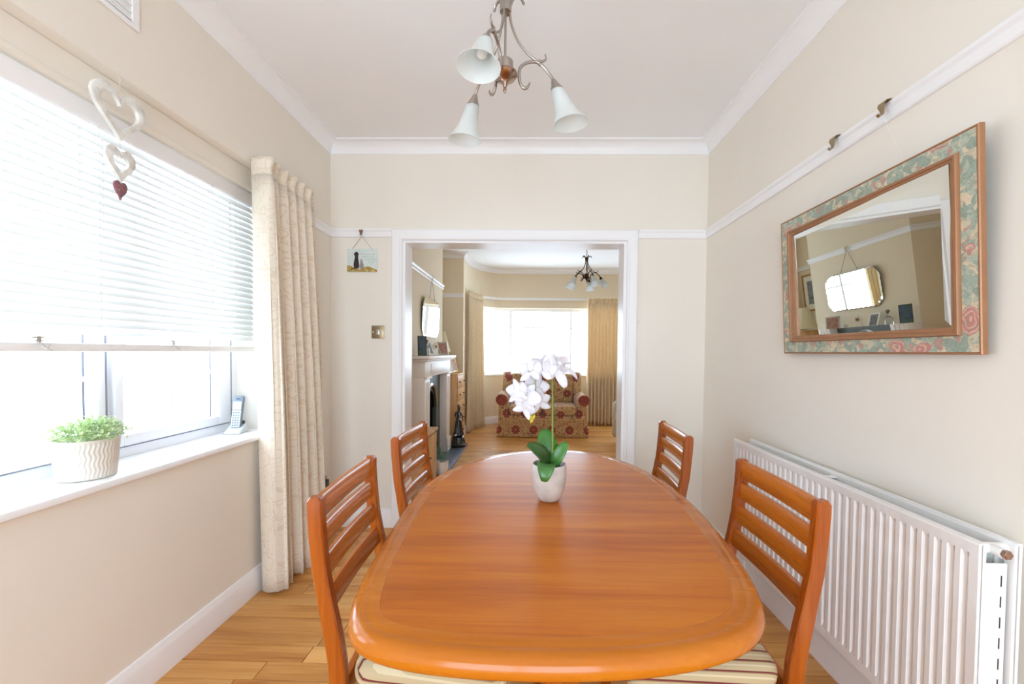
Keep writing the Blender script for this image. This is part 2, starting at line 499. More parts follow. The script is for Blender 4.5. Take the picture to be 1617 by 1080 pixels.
# living room
LX, LR, CX, CY0, CY1, YRET = -1.5, 2.9, -1.17, 3.98, 5.42, 6.2
m = MB(); m.box(LX - 0.15, LX, YP, YRET + 0.15, 0, H)
struct('wall_living_left', m, M['wall2'], smooth=0)
m = MB()
FY0, FY1, FZ = 4.28, 5.00, 0.90
m.box(LX, CX, CY0, FY0, 0, H); m.box(LX, CX, FY1, CY1, 0, H); m.box(LX, CX, FY0, FY1, FZ, H); m.box(LX, LX + 0.04, FY0, FY1, 0, FZ)
struct('wall_chimney_breast', m, M['wall2'], smooth=0)
struct('wall_living_right', MB().box(LR, LR + 0.15, YP, YRET + 0.15, 0, H), M['wall2'], smooth=0)
# bay plan (interior face), running from left return to right return
bay = [(-1.02, 6.2), (-1.02, 6.55)]
ts = [10, 20, 30, 40, 50, 60, 70, 80]
for t_ in ts: bay.append((-0.45 - 0.57 * math.cos(R(t_)), 6.55 + 0.83 * math.sin(R(t_))))
bay.append((-0.45, 7.38)); bay.append((1.85, 7.38))
for t_ in reversed(ts): bay.append((1.85 + 0.57 * math.cos(R(t_)), 6.55 + 0.83 * math.sin(R(t_))))
bay += [(2.42, 6.55), (2.42, 6.2)]
IB0, IB1 = 5, len(bay) - 6      # window spans these plan points
BZ0, BZ1 = 0.865, 2.065


def offs(path, d):
    P = [Vector(p) for p in path]; out = []
    for i in range(len(P)):
        ns = []
        if i > 0: e = (P[i] - P[i - 1]).normalized(); ns.append(Vector((-e.y, e.x)))
        if i < len(P) - 1: e = (P[i + 1] - P[i]).normalized(); ns.append(Vector((-e.y, e.x)))
        mm = ns[0] if len(ns) == 1 else (ns[0] + ns[1]) / (1 + ns[0].dot(ns[1]))
        out.append((P[i].x + mm.x * d, P[i].y + mm.y * d))
    return out


bo = offs(bay, 0.22)
m = MB()
for (a, b, z0, z1) in ((0, IB0, 0, H), (IB1, len(bay) - 1, 0, H), (IB0, IB1, 0, BZ0), (IB0, IB1, BZ1, H)):
    m.loft([[(*bay[i], z0), (*bo[i], z0), (*bo[i], z1), (*bay[i], z1)] for i in range(a, b + 1)])
m.box(LX, -1.24, YRET, YRET + 0.22, 0, H); m.box(2.64, LR, YRET, YRET + 0.22, 0, H)
struct('wall_bay', m, M['wall2'], smooth=12)

# floor: slab plus individual oak boards
fl = struct('floor', MB().box(-1.75, 3.1, -2.05, 7.7, -0.08, -0.012), M['floorgap'], smooth=0)
pitch = 0.0935; k0 = -15
rows = [1.8265 + pitch * k for k in range(-40, 63)]
fld = MB(); fa = []


def plank_mesh(L, W):
    g = 0.0012; b = 0.0016
    mb = MB()
    x0, x1, y0, y1 = g, L - g, g, W - g
    mb.loft([[(x0, y0, -0.012), (x1, y0, -0.012), (x1, y1, -0.012), (x0, y1, -0.012)],
             [(x0, y0, -b), (x1, y0, -b), (x1, y1, -b), (x0, y1, -b)],
             [(x0 + b, y0 + b, 0), (x1 - b, y0 + b, 0), (x1 - b, y1 - b, 0), (x0 + b, y1 - b, 0)]])
    return mb


rp = random.Random(3)
cut_fixed = {1: [-0.985], -2: [-0.925]}
for y in rows:
    kk = round((y - 1.8265) / pitch)
    if y + pitch > 7.6 or y < -1.95: continue
    din = y < YP - 0.03
    xa, xb = (XL + 0.004, XR - 0.004) if din else (LX, LR)
    if 2.90 < y < 3.15: xa, xb = (OL + 0.02, OR - 0.02)
    cuts = [xa]; x = xa + rp.uniform(0.25, 0.9)
    if kk in cut_fixed: x = cut_fixed[kk][0]
    while x < xb - 0.15:
        cuts.append(x); x += rp.uniform(0.6, 1.25)
    cuts.append(xb)
    for a, b in zip(cuts[:-1], cuts[1:]):
        r_ = rp.random(); mb = plank_mesh(b - a, pitch)
        if 0.5 < y < 3.1:
            o = mb.build('plank', M['floor'], fl, smooth=0, attr=r_); o.location = (a, y, 0)
        else:
            fld.add([(p[0] + a, p[1] + y, p[2]) for p in mb.v], mb.f); fa += [r_] * len(mb.v)
o = fld.build('plank_field', M['floor'], fl, smooth=0, attr=fa); tag(o, kind='stuff')

# cornices, picture rails, skirtings
droom = [(XR, REAR), (XR, YB), (XL, YB), (XL, REAR)]
cove = [(0, H - 0.078), (0.006, H - 0.078), (0.008, H - 0.070)] + \
       [(0.008 + 0.066 * (1 - math.cos(a)), H - 0.070 + 0.060 * math.sin(a)) for a in (R(15), R(35), R(55), R(75), R(90))] + \
       [(0.082, H - 0.010), (0.082, H), (0, H)]
struct('trim_1', MB().sweep(cove, droom, True), M['white'], smooth=30)
lroom = [(LR, YP), (LR, YRET)] + list(reversed(bay)) + [(LX, YRET), (LX, CY1), (CX, CY1), (CX, CY0), (LX, CY0), (LX, YP)]
struct('trim_2', MB().sweep(cove, lroom, True), M['white'], smooth=30)
rail = [(0, 2.092), (0.010, 2.092), (0.014, 2.098), (0.014, 2.128), (0.022, 2.138), (0.022, 2.150), (0.012, 2.152), (0, 2.146)]
struct('trim_3', MB().sweep(rail, [(XR, REAR), (XR, YB), (0.752, YB)]), M['white'], smooth=30)
struct('trim_4', MB().sweep(rail, [(-1.002, YB), (XL, YB), (XL, WY1 + 0.06)]), M['white'], smooth=30)
struct('trim_5', MB().sweep(rail, [(-1.02, YRET), (LX, YRET), (LX, CY1), (CX, CY1), (CX, CY0), (LX, CY0), (LX, YP)]), M['white'], smooth=30)
skp = [(0, 0), (0.020, 0), (0.020, 0.098), (0.016, 0.108), (0.012, 0.118), (0.008, 0.128), (0, 0.130)]
struct('baseboard_right', MB().sweep(skp, [(XR, REAR), (XR, YB), (0.752, YB)]), M['white'], smooth=30)
struct('baseboard_left', MB().sweep(skp, [(-1.002, YB), (XL, YB), (XL, REAR)]), M['white'], smooth=30)
struct('baseboard_bay', MB().sweep(skp, [(LR, YP), (LR, YRET)] + list(reversed(bay)) + [(LX, YRET), (LX, CY1)]), M['white'], smooth=30)
# architrave and lining of the opening
ar = MB()
for (y0, y1) in ((YB - 0.022, YB), (YP, YP + 0.022)):
    prof = [(0, y1), (0, y0 + 0.006), (0.006, y0), (0.016, y0), (0.020, y0 + 0.004), (0.070, y0 + 0.002), (0.078, y0 + 0.008), (0.078, y1)]
    path = [(OL, 0), (OL, OZ), (OR, OZ), (OR, 0)]
    rings = []
    for i, (x, z) in enumerate(path):
        mx = -1 if i < 2 else 1; mz = 0 if i in (0, 3) else 1
        rings.append([(x + mx * d, y, z + mz * d) for d, y in prof])
    ar.loft(rings)
struct('trim_6', ar, M['white'], smooth=30)
ln = MB(); ln.box(OL, OL + 0.019, YB, YP, 0, OZ); ln.box(OR - 0.019, OR, YB, YP, 0, OZ); ln.box(OL + 0.019, OR - 0.019, YB, YP, OZ - 0.016, OZ)
struct('trim_7', ln, M['white'], smooth=0)

# ------------------------------------------------------------------ dining window
XF = -1.66
win = thing('window_1', None, None, (XF, 1.28, 0.83)); win['kind'] = 'structure'
fr = MB()
fr.box(XF - 0.035, XF + 0.02, WY0, WY0 + 0.05, WZ0 + 0.02, WZ1); fr.box(XF - 0.035, XF + 0.02, WY1 - 0.05, WY1, WZ0 + 0.02, WZ1)
fr.box(XF - 0.035, XF + 0.02, WY0, WY1, WZ0 + 0.02, 0.885); fr.box(XF - 0.035, XF + 0.02, WY0, WY1, WZ1 - 0.06, WZ1)
fr.box(XF - 0.035, XF + 0.012, 1.54, 1.585, 0.885, WZ1 - 0.06); fr.box(XF - 0.035, XF + 0.02, 0.88, 0.93, 0.885, WZ1 - 0.06)
fr.build('window_frame', M['upvc'], win, world=True, bevel=0.003, seg=1)
for (a, b, ql, qr) in ((0.35, 0.88, 0.05, 0.05), (0.93, 1.546, 0.05, 0.028), (1.579, 2.206, 0.037, 0.082)):
    z0, z1 = 0.885, WZ1 - 0.06
    s = MB(); q = 0.045
    for (y0, y1, c0, c1) in ((a, a + ql, z0, z1), (b - qr, b, z0, z1), (a + ql, b - qr, z0, z0 + q), (a + ql, b - qr, z1 - q, z1)):
        s.box(XF - 0.02, XF + 0.030, y0, y1, c0, c1)
    sash = s.build('window_sash', M['upvc'], win, world=True, bevel=0.004, seg=2)
    for (y0, y1, c0, c1, x0, x1) in ((b - qr - 0.030, b - qr - 0.021, z0 + q, z1 - q, 0.0002, 0.0012), (b, b + 0.004, z0, z1, 0.0, 0.031), (a, b, z0 - 0.003, z0, 0.0, 0.0315)):
        tag(MB().box(XF + x0, XF + x1, y0, y1, c0, c1).build('window_gasket', M['gasket'], sash, world=True, smooth=0), 'thin grey gasket line')
    MB().box(XF - 0.004, XF, a + ql, b - qr, z0 + q, z1 - q).build('window_pane', M['glass'], sash, world=True, smooth=0)
    yc = (a + b) / 2 - 0.03
    for k_, bx in enumerate([(yc - 0.009, yc + 0.009, z0 + q, z1 - q)] + [(a + ql, b - qr, zz - 0.009, zz + 0.009) for zz in (1.165, 1.50, 1.84)]):
        MB().box(XF + 0.0015, XF + (0.012 if k_ else 0.010), *bx).build('glazing_bar', M['upvc'], sash, world=True, bevel=0.002, seg=1)
si = MB(); si.prism([(XF - 0.0, 0.812), (XL + 0.028, 0.808), (XL + 0.036, 0.813), (XL + 0.038, 0.823), (XL + 0.034, 0.833), (XL + 0.026, 0.838), (XF - 0.0, 0.840)], WY0 - 0.08, WY1 + 0.03,
            Matrix(((1, 0, 0, 0), (0, 0, 1, 0), (0, 1, 0, 0), (0, 0, 0, 1))))
si.build('window_sill', M['white'], win, world=True)
struct('trim_8', MB().box(-1.60, -1.500, WY0, WY1, 2.122, WZ1).box(-1.522, -1.494, WY0, WY1, 2.125, 2.147), M['wall'], bevel=0.003, seg=1)  # fascia deepened backward to stop daylight through the gap above the blind

# venetian blind
bl = thing('venetian_blind', 'white slatted venetian blind lowered over the top of the window', 'blind', (-1.53, 1.28, 1.28))
BY0, BY1 = 0.33, 2.235
MB().box(-1.556, -1.506, BY0, BY1, 2.052, 2.114).build('headrail', M['white'], bl, bevel=0.004, world=True)
sl = MB(); n = 5; pr = []
for i in range(n):
    t_ = i / (n - 1) - 0.5; pr.append((t_ * 0.035, 0.003 * (1 - 4 * t_ * t_)))
ca, sa = math.cos(R(62)), math.sin(R(62))
ring = [(x * ca + z * sa, x * -sa + z * ca) for x, z in pr] + [(x * ca + (z - 0.0014) * sa, x * -sa + (z - 0.0014) * ca) for x, z in reversed(pr)]
sl.loft([[(x, y, z) for x, z in ring] for y in (BY0 - 1.28, BY1 - 1.28)])
s0 = sl.build('slat', M['slat'], bl)
nsl = 25; zt = 2.033
for i in range(nsl):
    o = s0 if i == 0 else s0.copy()
    if i: C.objects.link(o)
    o.parent = bl; o.location = (0, 0, zt - 0.0288 * i - 1.28)
MB().box(-1.545, -1.515, BY0, BY1, 1.268, 1.297).build('bottom_rail', M['white'], bl, bevel=0.006, world=True)
for y in (0.60, 1.05, 1.42, 1.93, 2.08):
    for x in (-1.508, -1.552): MB().tube([(x, y, 2.06), (x, y, 1.295)], 0.0008, 5).build('cord', M['cord'], bl, world=True)
for y in (1.235, 1.712):
    k = MB(); k.box(-1.514, -1.506, y - 0.012, y + 0.02, 1.300, 1.304).box(-1.514, -1.506, y - 0.02, y + 0.012, 1.310, 1.314).box(-1.514, -1.508, y - 0.006, y + 0.006, 1.296, 1.316)
    k.tube(spline([(-1.505, y - 0.005, 1.30), (-1.500, y + 0.002, 1.285), (-1.502, y + 0.015, 1.278), (-1.503, y + 0.025, 1.292)]), 0.001, 5)
    k.tube(spline([(-1.505, y, 1.30), (-1.500, y + 0.012, 1.28), (-1.500, y + 0.028, 1.272)]), 0.001, 5)
    tag(k.build('cord_cleat', M['silver'], bl, world=True, smooth=0), 'small clip with looped cord')

# ------------------------------------------------------------------ bay window
bw = thing('window_2', None, None, (0.7, 7.45, 0.88)); bw['kind'] = 'structure'
mid = offs(bay, 0.10); mid2 = offs(bay, 0.15)


def along(i0, i1, z0, z1, d0=0.09, d1=0.15):
    a = offs(bay, d0); b = offs(bay, d1)
    return MB().loft([[(*a[i], z0), (*b[i], z0), (*b[i], z1), (*a[i], z1)] for i in range(i0, i1 + 1)])


f_ = along(IB0, IB1, BZ0, BZ0 + 0.05); g_ = along(IB0, IB1, BZ1 - 0.05, BZ1); h_ = along(IB0, IB1, 1.715, 1.735, 0.105, 0.135)
f_.add(g_.v, g_.f)
f_.build('window_frame', M['upvc'], bw, world=True, smooth=12)
h_.build('glazing_bar', M['upvc'], bw, world=True, smooth=12)
for (x, y, ww) in ((mid[IB0][0], mid[IB0][1], 0.05), (-0.37, 7.50, 0.07), (0.72, 7.50, 0.03), (1.79, 7.50, 0.07), (mid[IB1][0], mid[IB1][1], 0.05)):
    MB().box(x - ww / 2, x + ww / 2, y - 0.025, y + 0.025, BZ0, BZ1).build('mullion', M['upvc'], bw, world=True, bevel=0.004, seg=1)
gp = offs(bay, 0.12)
cells = [(i, i + 1) for i in range(IB0, IB1)]
for a, b in cells:
    pa, pb = Vector((*gp[a], 0)), Vector((*gp[b], 0)); d = (pb - pa).normalized(); nn = Vector((-d.y, d.x, 0)) * 0.004
    MB().loft([[(p.x, p.y, BZ0 + 0.05), (p.x + nn.x, p.y + nn.y, BZ0 + 0.05), (p.x + nn.x, p.y + nn.y, BZ1 - 0.05), (p.x, p.y, BZ1 - 0.05)] for p in (pa, pb)]).build('window_pane', M['glass'], bw, world=True, smooth=0)
along(IB0, IB1, BZ0 - 0.004, BZ0 + 0.018, -0.025, 0.10).build('window_sill', M['white'], bw, world=True, smooth=12)

# assumed glazed door behind the camera, unseen, put in to admit daylight
gd = thing('assumed_door_1', None, None, (-0.1, REAR - 0.08, 0)); gd['kind'] = 'structure'
q = MB()
for i in range(3):
    x = DX0 + (DX1 - DX0) * i / 2; q.box(x - 0.04, x + 0.04, REAR - 0.11, REAR - 0.04, 0, DZ)
q.box(DX0, DX1, REAR - 0.11, REAR - 0.04, 0, 0.08).box(DX0, DX1, REAR - 0.11, REAR - 0.04, DZ - 0.07, DZ)
q.build('door_frame', M['upvc'], gd, world=True, smooth=0)
for i in range(2):
    x0 = DX0 + (DX1 - DX0) * i / 2 + 0.04; x1 = DX0 + (DX1 - DX0) * (i + 1) / 2 - 0.04
    MB().box(x0, x1, REAR - 0.08, REAR - 0.074, 0.08, DZ - 0.07).build('door_pane', M['glass'], gd, world=True, smooth=0)


# ================================================================== CURTAINS
def curtain(name, label, loc, top, bot, ztop, zbot, nf, amp_t, amp_b, mat, flat=0.0, group=None, seed=1, head=0.085):
    t = thing(name, label, 'curtain', loc, 0, group)
    rr = random.Random(seed); ph = [rr.uniform(-0.5, 0.5) for _ in range(nf + 2)]; am = [rr.uniform(0.75, 1.15) for _ in range(nf + 2)]

    def at(path, s):
        P = [Vector(p) for p in path]; L = [(P[i + 1] - P[i]).length for i in range(len(P) - 1)]; T = sum(L); d = s * T
        for i, l in enumerate(L):
            if d <= l or i == len(L) - 1:
                e = (P[i + 1] - P[i]).normalized(); return P[i] + e * d, Vector((e.y, -e.x))
            d -= l

    NU = nf * 18

    def pos(u, z):
        k = (ztop - z) / (ztop - zbot)
        if u < flat:
            a_, _ = at(top, u); b_, _ = at(bot, u); f_ = a_.lerp(b_, k)
            q = u / flat; return f_ + Vector((0, -0.010 * math.sin(PI * q)))
        g0 = u; u = (u - flat) / (1 - flat); su = g0
        pt, n1 = at(top, su); pb, n2 = at(bot, su)
        p = pt.lerp(pb, k); nn = n1.lerp(n2, k).normalized(); tt = Vector((-nn.y, nn.x))
        if z > ztop - head:
            hk = (ztop - z) / head; a = amp_t * (1 - 0.75 * math.sin(hk * PI / 2))
            ph_ = u * nf * 2 * PI
            return p + nn * (a * math.sin(ph_))
        a0 = amp_t * 0.35; a = a0 + (amp_b - a0) * min(1, (k * 1.6) ** 0.6)
        i = min(nf - 1, int(u * nf)); f = u * nf - i
        sm = f * f * (3 - 2 * f)
        A = am[i] * (1 - sm) + am[i + 1] * sm
        ph_ = (u * nf + 0.10 * math.sin(u * 17 + 2 * k + seed) * k) * 2 * PI
        sn = math.sin(ph_); sn = math.copysign(abs(sn) ** 0.7, sn)
        return p + nn * (a * A * sn) + tt * (0.35 * a * math.sin(2 * ph_))

    def sheet(zs):
        mb = MB(); uv = []
        for z in zs:
            for i in range(NU + 1):
                p = pos(i / NU, z); mb.v.append((p.x, p.y, z)); uv.append((i / NU * nf * 0.16, z))
        W_ = NU + 1
        for j in range(len(zs) - 1):
            for i in range(NU): a = j * W_ + i; mb.f.append((a, a + 1, a + 1 + W_, a + W_))
        return mb, uv

    zs = [ztop - head - (ztop - head - zbot) * i / 22 for i in range(23)]
    mb, uv = sheet(zs)
    # uneven hem
    for i in range(NU + 1):
        j = 22 * (NU + 1) + i; x, y, z = mb.v[j]; mb.v[j] = (x, y, z + 0.006 * math.sin(i * 0.21 + seed))
    mb.build('curtain_panel', mat, t, world=True, smooth=60, uv=uv, solid=0.0025)
    mb, uv = sheet([ztop - head * i / 5 for i in range(6)])
    mb.build('curtain_heading', mat, t, world=True, smooth=60, uv=uv, solid=0.004)
    return t


curtain('curtain', 'tall cream curtain with tan swirl embroidery beside the blind', (-1.36, 2.3, 0),
        [(-1.428, 2.085), (-1.322, 2.062), (-1.350, 2.115), (-1.352, 2.54)], [(-1.405, 2.12), (-1.300, 2.095), (-1.325, 2.15), (-1.285, 2.60)],
        2.250, 0.012, 6, 0.030, 0.040, M['curtain'], flat=0.175, seed=4)
curtain('bay_curtain', 'beige curtain bunched at the fireplace end of the bay window', (-0.9, 6.8, 0),
        [(-0.965, 6.38), (-0.93, 6.70), (-0.815, 7.02)], [(-0.975, 6.40), (-0.925, 6.72), (-0.80, 7.00)], 2.235, 0.012, 6, 0.035, 0.04, M['curtain2'], group='bay window curtains', seed=2)
curtain('bay_curtain', 'beige curtain hanging in even folds beside the sofa', (1.3, 7.26, 0),
        [(0.99, 7.27), (1.55, 7.27)], [(1.00, 7.27), (1.56, 7.27)], 2.235, 0.012, 9, 0.040, 0.050, M['curtain2'], group='bay window curtains', seed=9)
tr_ = offs(bay, -0.06); tr2 = offs(bay, -0.035)
ct = MB().loft([[(*tr_[i], 2.205), (*tr2[i], 2.205), (*tr2[i], 2.240), (*tr_[i], 2.240)] for i in range(3, len(bay) - 3)])
tag(ct.build('curtain_track', M['white'], None, smooth=12), 'curved white curtain track above the bay window', 'curtain track')



# ================================================================== DINING TABLE
TH = 0; TC = (0.085, 1.490)
tb = thing('dining_table', 'long oval-ended polished teak dining table', 'table', (TC[0], TC[1], 0), TH)


TPTS = [(0.085, 0.780), (-0.09, 0.745), (-0.214, 0.684), (-0.33, 0.586), (-0.42, 0.451), (-0.472, 0.34), (-0.503, 0.22), (-0.517, 0.089), (-0.515, -0.066), (-0.503, -0.29), (-0.490, -0.465), (-0.474, -0.590), (-0.458, -0.665), (-0.436, -0.711), (-0.406, -0.741), (-0.364, -0.763), (-0.301, -0.778), (-0.209, -0.788), (-0.121, -0.791), (-0.033, -0.791), (0.055, -0.787), (0.146, -0.776), (0.240, -0.757), (0.315, -0.729), (0.376, -0.688), (0.415, -0.641), (0.442, -0.575), (0.472, -0.445), (0.493, -0.29), (0.512, -0.076), (0.511, 0.097), (0.492, 0.261), (0.456, 0.411), (0.398, 0.562), (0.300, 0.690), (0.200, 0.752)]


def closed_spline(P, n):
    P = [Vector(p) for p in P]; N = len(P)
    for _ in range(2): P = [(P[i - 1] + 2 * P[i] + P[(i + 1) % N]) / 4 * 1.0 for i in range(N)]
    q = []
    for i in range(N):
        a, b, c, d = P[i - 1], P[i], P[(i + 1) % N], P[(i + 2) % N]
        for k in range(10):
            t = k / 10; q.append(0.5 * ((2 * b) + (c - a) * t + (2 * a - 5 * b + 4 * c - d) * t * t + (3 * b - a - 3 * c + d) * t ** 3))
    L = [0]
    for i in range(len(q)): L.append(L[-1] + (q[(i + 1) % len(q)] - q[i]).length)
    out = []; j = 0
    for i in range(n):
        s_ = L[-1] * i / n
        while L[j + 1] < s_: j += 1
        f = (s_ - L[j]) / (L[j + 1] - L[j]); out.append(q[j].lerp(q[(j + 1) % len(q)], f))
    return out


TOUT = [Vector((p.x * 1.006, p.y * (1.030 if p.y > 0 else 1.006))) for p in closed_spline(TPTS, 180)]


def outline(inset, n=180):
    out = TOUT
    if inset == 0: return out
    r_ = []
    for i in range(n):
        d = (out[(i + 1) % n] - out[i - 1]).normalized(); nn = Vector((-d.y, d.x)); r_.append(out[i] + nn * inset)
    return r_


prof = [(0.030, 0.700), (0.012, 0.703), (0.003, 0.712), (0.0, 0.722), (0.002, 0.733), (0.008, 0.743), (0.018, 0.748), (0.030, 0.7495), (0.033, 0.7488), (0.036, 0.7488), (0.039, 0.750), (0.062, 0.750), (0.062, 0.705), (0.030, 0.700)]
mb = MB(); mb.loft([[(p.x, p.y, z) for p in outline(i)] for i, z in prof], cap=False)
mb.build('edge_moulding', M['tedge'], tb, smooth=40)
inn = outline(0.0622)
for sgn in (-1, 1):
    half = [p for p in inn if p.y * sgn > 0.0012]
    half.sort(key=lambda p: math.atan2(p.y * sgn, p.x * sgn) % (2 * PI))
    xs = max(abs(p.x) for p in half)
    poly = [(xs * sgn, 0.0003 * sgn)] + [(p.x, p.y) for p in half] + [(-xs * sgn, 0.0003 * sgn)]
    MB().prism(poly, 0.712, 0.750).build('tabletop_panel', M['table'], tb, smooth=0)
ap = MB()
ap.loft([[(p.x, p.y, z) for p in outline(d)] for d, z in ((0.13, 0.712), (0.13, 0.640), (0.15, 0.640), (0.15, 0.712))], cap=False)
ap.build('apron', M['tedge'], tb)
for y in (-0.42, 0.42):
    MB().box(-0.045, 0.045, y - 0.09, y + 0.09, 0.05, 0.715).build('leg', M['cz'], tb, bevel=0.012)
MB().box(-0.06, 0.06, -0.62, 0.62, 0.0, 0.055).build('foot_runner', M['cx'], tb, bevel=0.012)


# ================================================================== DINING CHAIRS
def make_chair():
    t = thing('dining_chair', 'x', 'chair', (0, 0, 0), 0, 'dining chairs around the table')
    pr_ = [(0.0, -0.262), (0.20, -0.232), (0.36, -0.217), (0.45, -0.217), (0.53, -0.229), (0.62, -0.246), (0.71, -0.262), (0.80, -0.271), (0.87, -0.275), (0.905, -0.275)]

    def px_(z):
        for (z0, x0), (z1, x1) in zip(pr_[:-1], pr_[1:]):
            if z <= z1: return x0 + (x1 - x0) * (z - z0) / (z1 - z0)
        return pr_[-1][1]
    for sg in (-1, 1):
        rs = []
        for z in [0, .1, .2, .3, .36, .42, .47, .53, .58, .64, .71, .76, .82, .87, .895, .905]:
            x = px_(z); d = 0.021 if 0.3 < z < 0.6 else 0.019; ww = 0.015
            if z > 0.9: d -= 0.006; ww -= 0.004
            yc = sg * 0.207
            c_ = 0.0035
            rs.append([(x - d, yc - ww + c_, z), (x - d + c_, yc - ww, z), (x + d - c_, yc - ww, z), (x + d, yc - ww + c_, z),
                       (x + d, yc + ww - c_, z), (x + d - c_, yc + ww, z), (x - d + c_, yc + ww, z), (x - d, yc + ww - c_, z)])
        MB().loft(rs).build('leg', M['cz'], t, smooth=32)
    def slat(z0, z1, th, nm='back_slat'):
        rs = []
        for i in range(13):
            s = i / 12; y = -0.195 + 0.39 * s; bow = -0.007 * math.sin(PI * s)
            rs.append([(px_(z) + bow + dx, y, z) for dx, z in ((th / 2 - .003, z0), (th / 2, z0 + .004), (th / 2, z1 - .005), (th / 2 - .004, z1), (-th / 2 + .004, z1), (-th / 2, z1 - .005), (-th / 2, z0 + .004), (-th / 2 + .003, z0))])
        MB().loft(rs).build(nm, M['cy'], t, smooth=40)
    slat(0.838, 0.902, 0.018); slat(0.765, 0.822, 0.016); slat(0.682, 0.740, 0.016); slat(0.598, 0.655, 0.018)
    for sg in (-1, 1):
        MB().loft([[(x - 0.016, sg * 0.222 - 0.014, z), (x + 0.016, sg * 0.222 - 0.014, z), (x + 0.016, sg * 0.222 + 0.014, z), (x - 0.016, sg * 0.222 + 0.014, z)] for x, z in ((0.20, 0), (0.192, 0.407))]).build('leg', M['cz'], t, bevel=0.004)
        MB().loft([[(x, sg * y - 0.010, z) for z in (0.345, 0.405)] + [(x, sg * y + 0.010, z) for z in (0.405, 0.345)] for x, y in ((-0.20, 0.207), (0.18, 0.222))]).build('seat_rail', M['cx'], t, bevel=0.003)
        MB().box(-0.21, 0.185, sg * 0.214 - 0.008, sg * 0.214 + 0.008, 0.18, 0.205).build('stretcher', M['cx'], t, bevel=0.003)
    MB().box(0.182, 0.202, -0.21, 0.21, 0.345, 0.405).build('seat_rail', M['cy'], t, bevel=0.003)
    MB().box(-0.225, -0.205, -0.195, 0.195, 0.345, 0.405).build('seat_rail', M['cy'], t, bevel=0.003)
    rs = []
    def ro(h, ins):
        pts = []
        x0, x1, yb, yf, r_ = -0.185 + ins, 0.235 - ins, 0.228 - ins, 0.252 - ins, 0.05
        for (cx_, cy_, a0, yy) in ((x1 - r_, yf - r_, 0, 1), (x0 + r_, yb - r_, 90, 1), (x0 + r_, -yb + r_, 180, 1), (x1 - r_, -yf + r_, 270, 1)):
            for k in range(6): a = R(a0 + 18 * k); pts.append((cx_ + r_ * math.cos(a), cy_ + r_ * math.sin(a), h))
        return pts
    for h, ins in ((0.408, 0.008), (0.416, 0.002), (0.435, 0.0), (0.452, 0.003), (0.466, 0.014), (0.476, 0.04), (0.482, 0.09)): rs.append(ro(h, ins))
    MB().loft(rs).build('seat_cushion', M['stripe'], t, smooth=60)
    return t


ch = make_chair()
spots = [(-0.285, 1.262, 3, 'teak dining chair left of the table, nearest the camera, striped seat'),
         (0.490, 1.290, 179, 'teak dining chair in front of the radiator, its back towards it'),
         (-0.303, 1.975, -1.5, 'teak dining chair at the far left of the table, by the opening'),
         (0.462, 2.115, 178, 'teak dining chair at the far right of the table, before the cream wall')]
for i, (x, y, a, lb) in enumerate(spots):
    o = ch if i == 0 else copy_tree(ch)
    o.location = (x, y, 0); o.rotation_euler = (0, 0, R(a)); o['label'] = lb

# ================================================================== ORCHID
OX, OY = 0.071, 1.475
oc = thing('potted_orchid', 'white orchid in a pale concrete pot on the dining table', 'plant', (OX, OY, 0.751))
pp = [(0.030, 0), (0.036, 0.002), (0.046, 0.015), (0.056, 0.045), (0.0615, 0.085), (0.062, 0.115), (0.061, 0.130), (0.058, 0.132), (0.055, 0.129), (0.055, 0.112), (0.0, 0.112)]
MB().lathe(pp, n=48, cap=False).build('pot', M['concrete'], oc, smooth=60)
MB().lathe([(0.0, 0.116), (0.03, 0.120), (0.0545, 0.114)], n=32, cap=False).build('moss', M['soil'], oc, smooth=0)


def leaf_mesh(mb, base, tip, width, normal, droop=0.0, fold=0.25, n=9):
    b, t_ = Vector(base), Vector(tip); d = t_ - b; nn = Vector(normal).normalized(); sd = d.cross(nn).normalized()
    nn = sd.cross(d).normalized(); k = len(mb.v)
    for i in range(n + 1):
        s = i / n; c = b + d * s + nn * (droop * 4 * s * (1 - s))
        w_ = width * (math.sin(PI * min(0.98, 0.1 + 0.86 * s)) ** 0.5) * 0.5
        for j in (-1, -0.5, 0, 0.5, 1): mb.v.append(tuple(c + sd * (w_ * j) + nn * (fold * w_ * j * j)))
    for i in range(n):
        for j in range(4): a = k + i * 5 + j; mb.f.append((a, a + 1, a + 6, a + 5))
    return mb


for (bs, tp, wd, nm, dr, mt) in (((0.0, 0.015, 0.118), (-0.015, 0.055, 0.245), 0.072, (0, -1, 0.3), 0.012, 'green'),
                                 ((-0.002, -0.005, 0.118), (-0.078, -0.022, 0.205), 0.058, (0.2, -0.8, 0.9), 0.022, 'leafdark'),
                                 ((0.010, 0.0, 0.118), (0.062, 0.004, 0.208), 0.044, (-0.2, -1, 0.3), 0.012, 'green'),
                                 ((-0.004, -0.010, 0.124), (-0.020, -0.084, 0.090), 0.064, (0, -0.4, 1), 0.037, 'green'),
                                 ((0.008, 0.02, 0.118), (0.020, 0.02, 0.215), 0.030, (0.6, -1, 0.1), 0.008, 'green')):
    leaf_mesh(MB(), bs, tp, wd, nm, dr).build('leaf', M[mt], oc, smooth=60, solid=0.002)
stp = spline([(0.012, 0.0, 0.115), (0.011, 0.0, 0.25), (0.009, 0.0, 0.36), (0.006, -0.002, 0.45), (-0.004, -0.008, 0.485), (-0.025, -0.014, 0.475), (-0.049, -0.018, 0.457), (-0.053, -0.018, 0.42), (-0.054, -0.017, 0.37), (-0.057, -0.016, 0.325), (-0.063, -0.016, 0.290)])
MB().tube(stp, [0.0036 - 0.0020 * i / len(stp) for i in range(len(stp))], 8).build('flower_stem', M['stem'], oc, smooth=60)
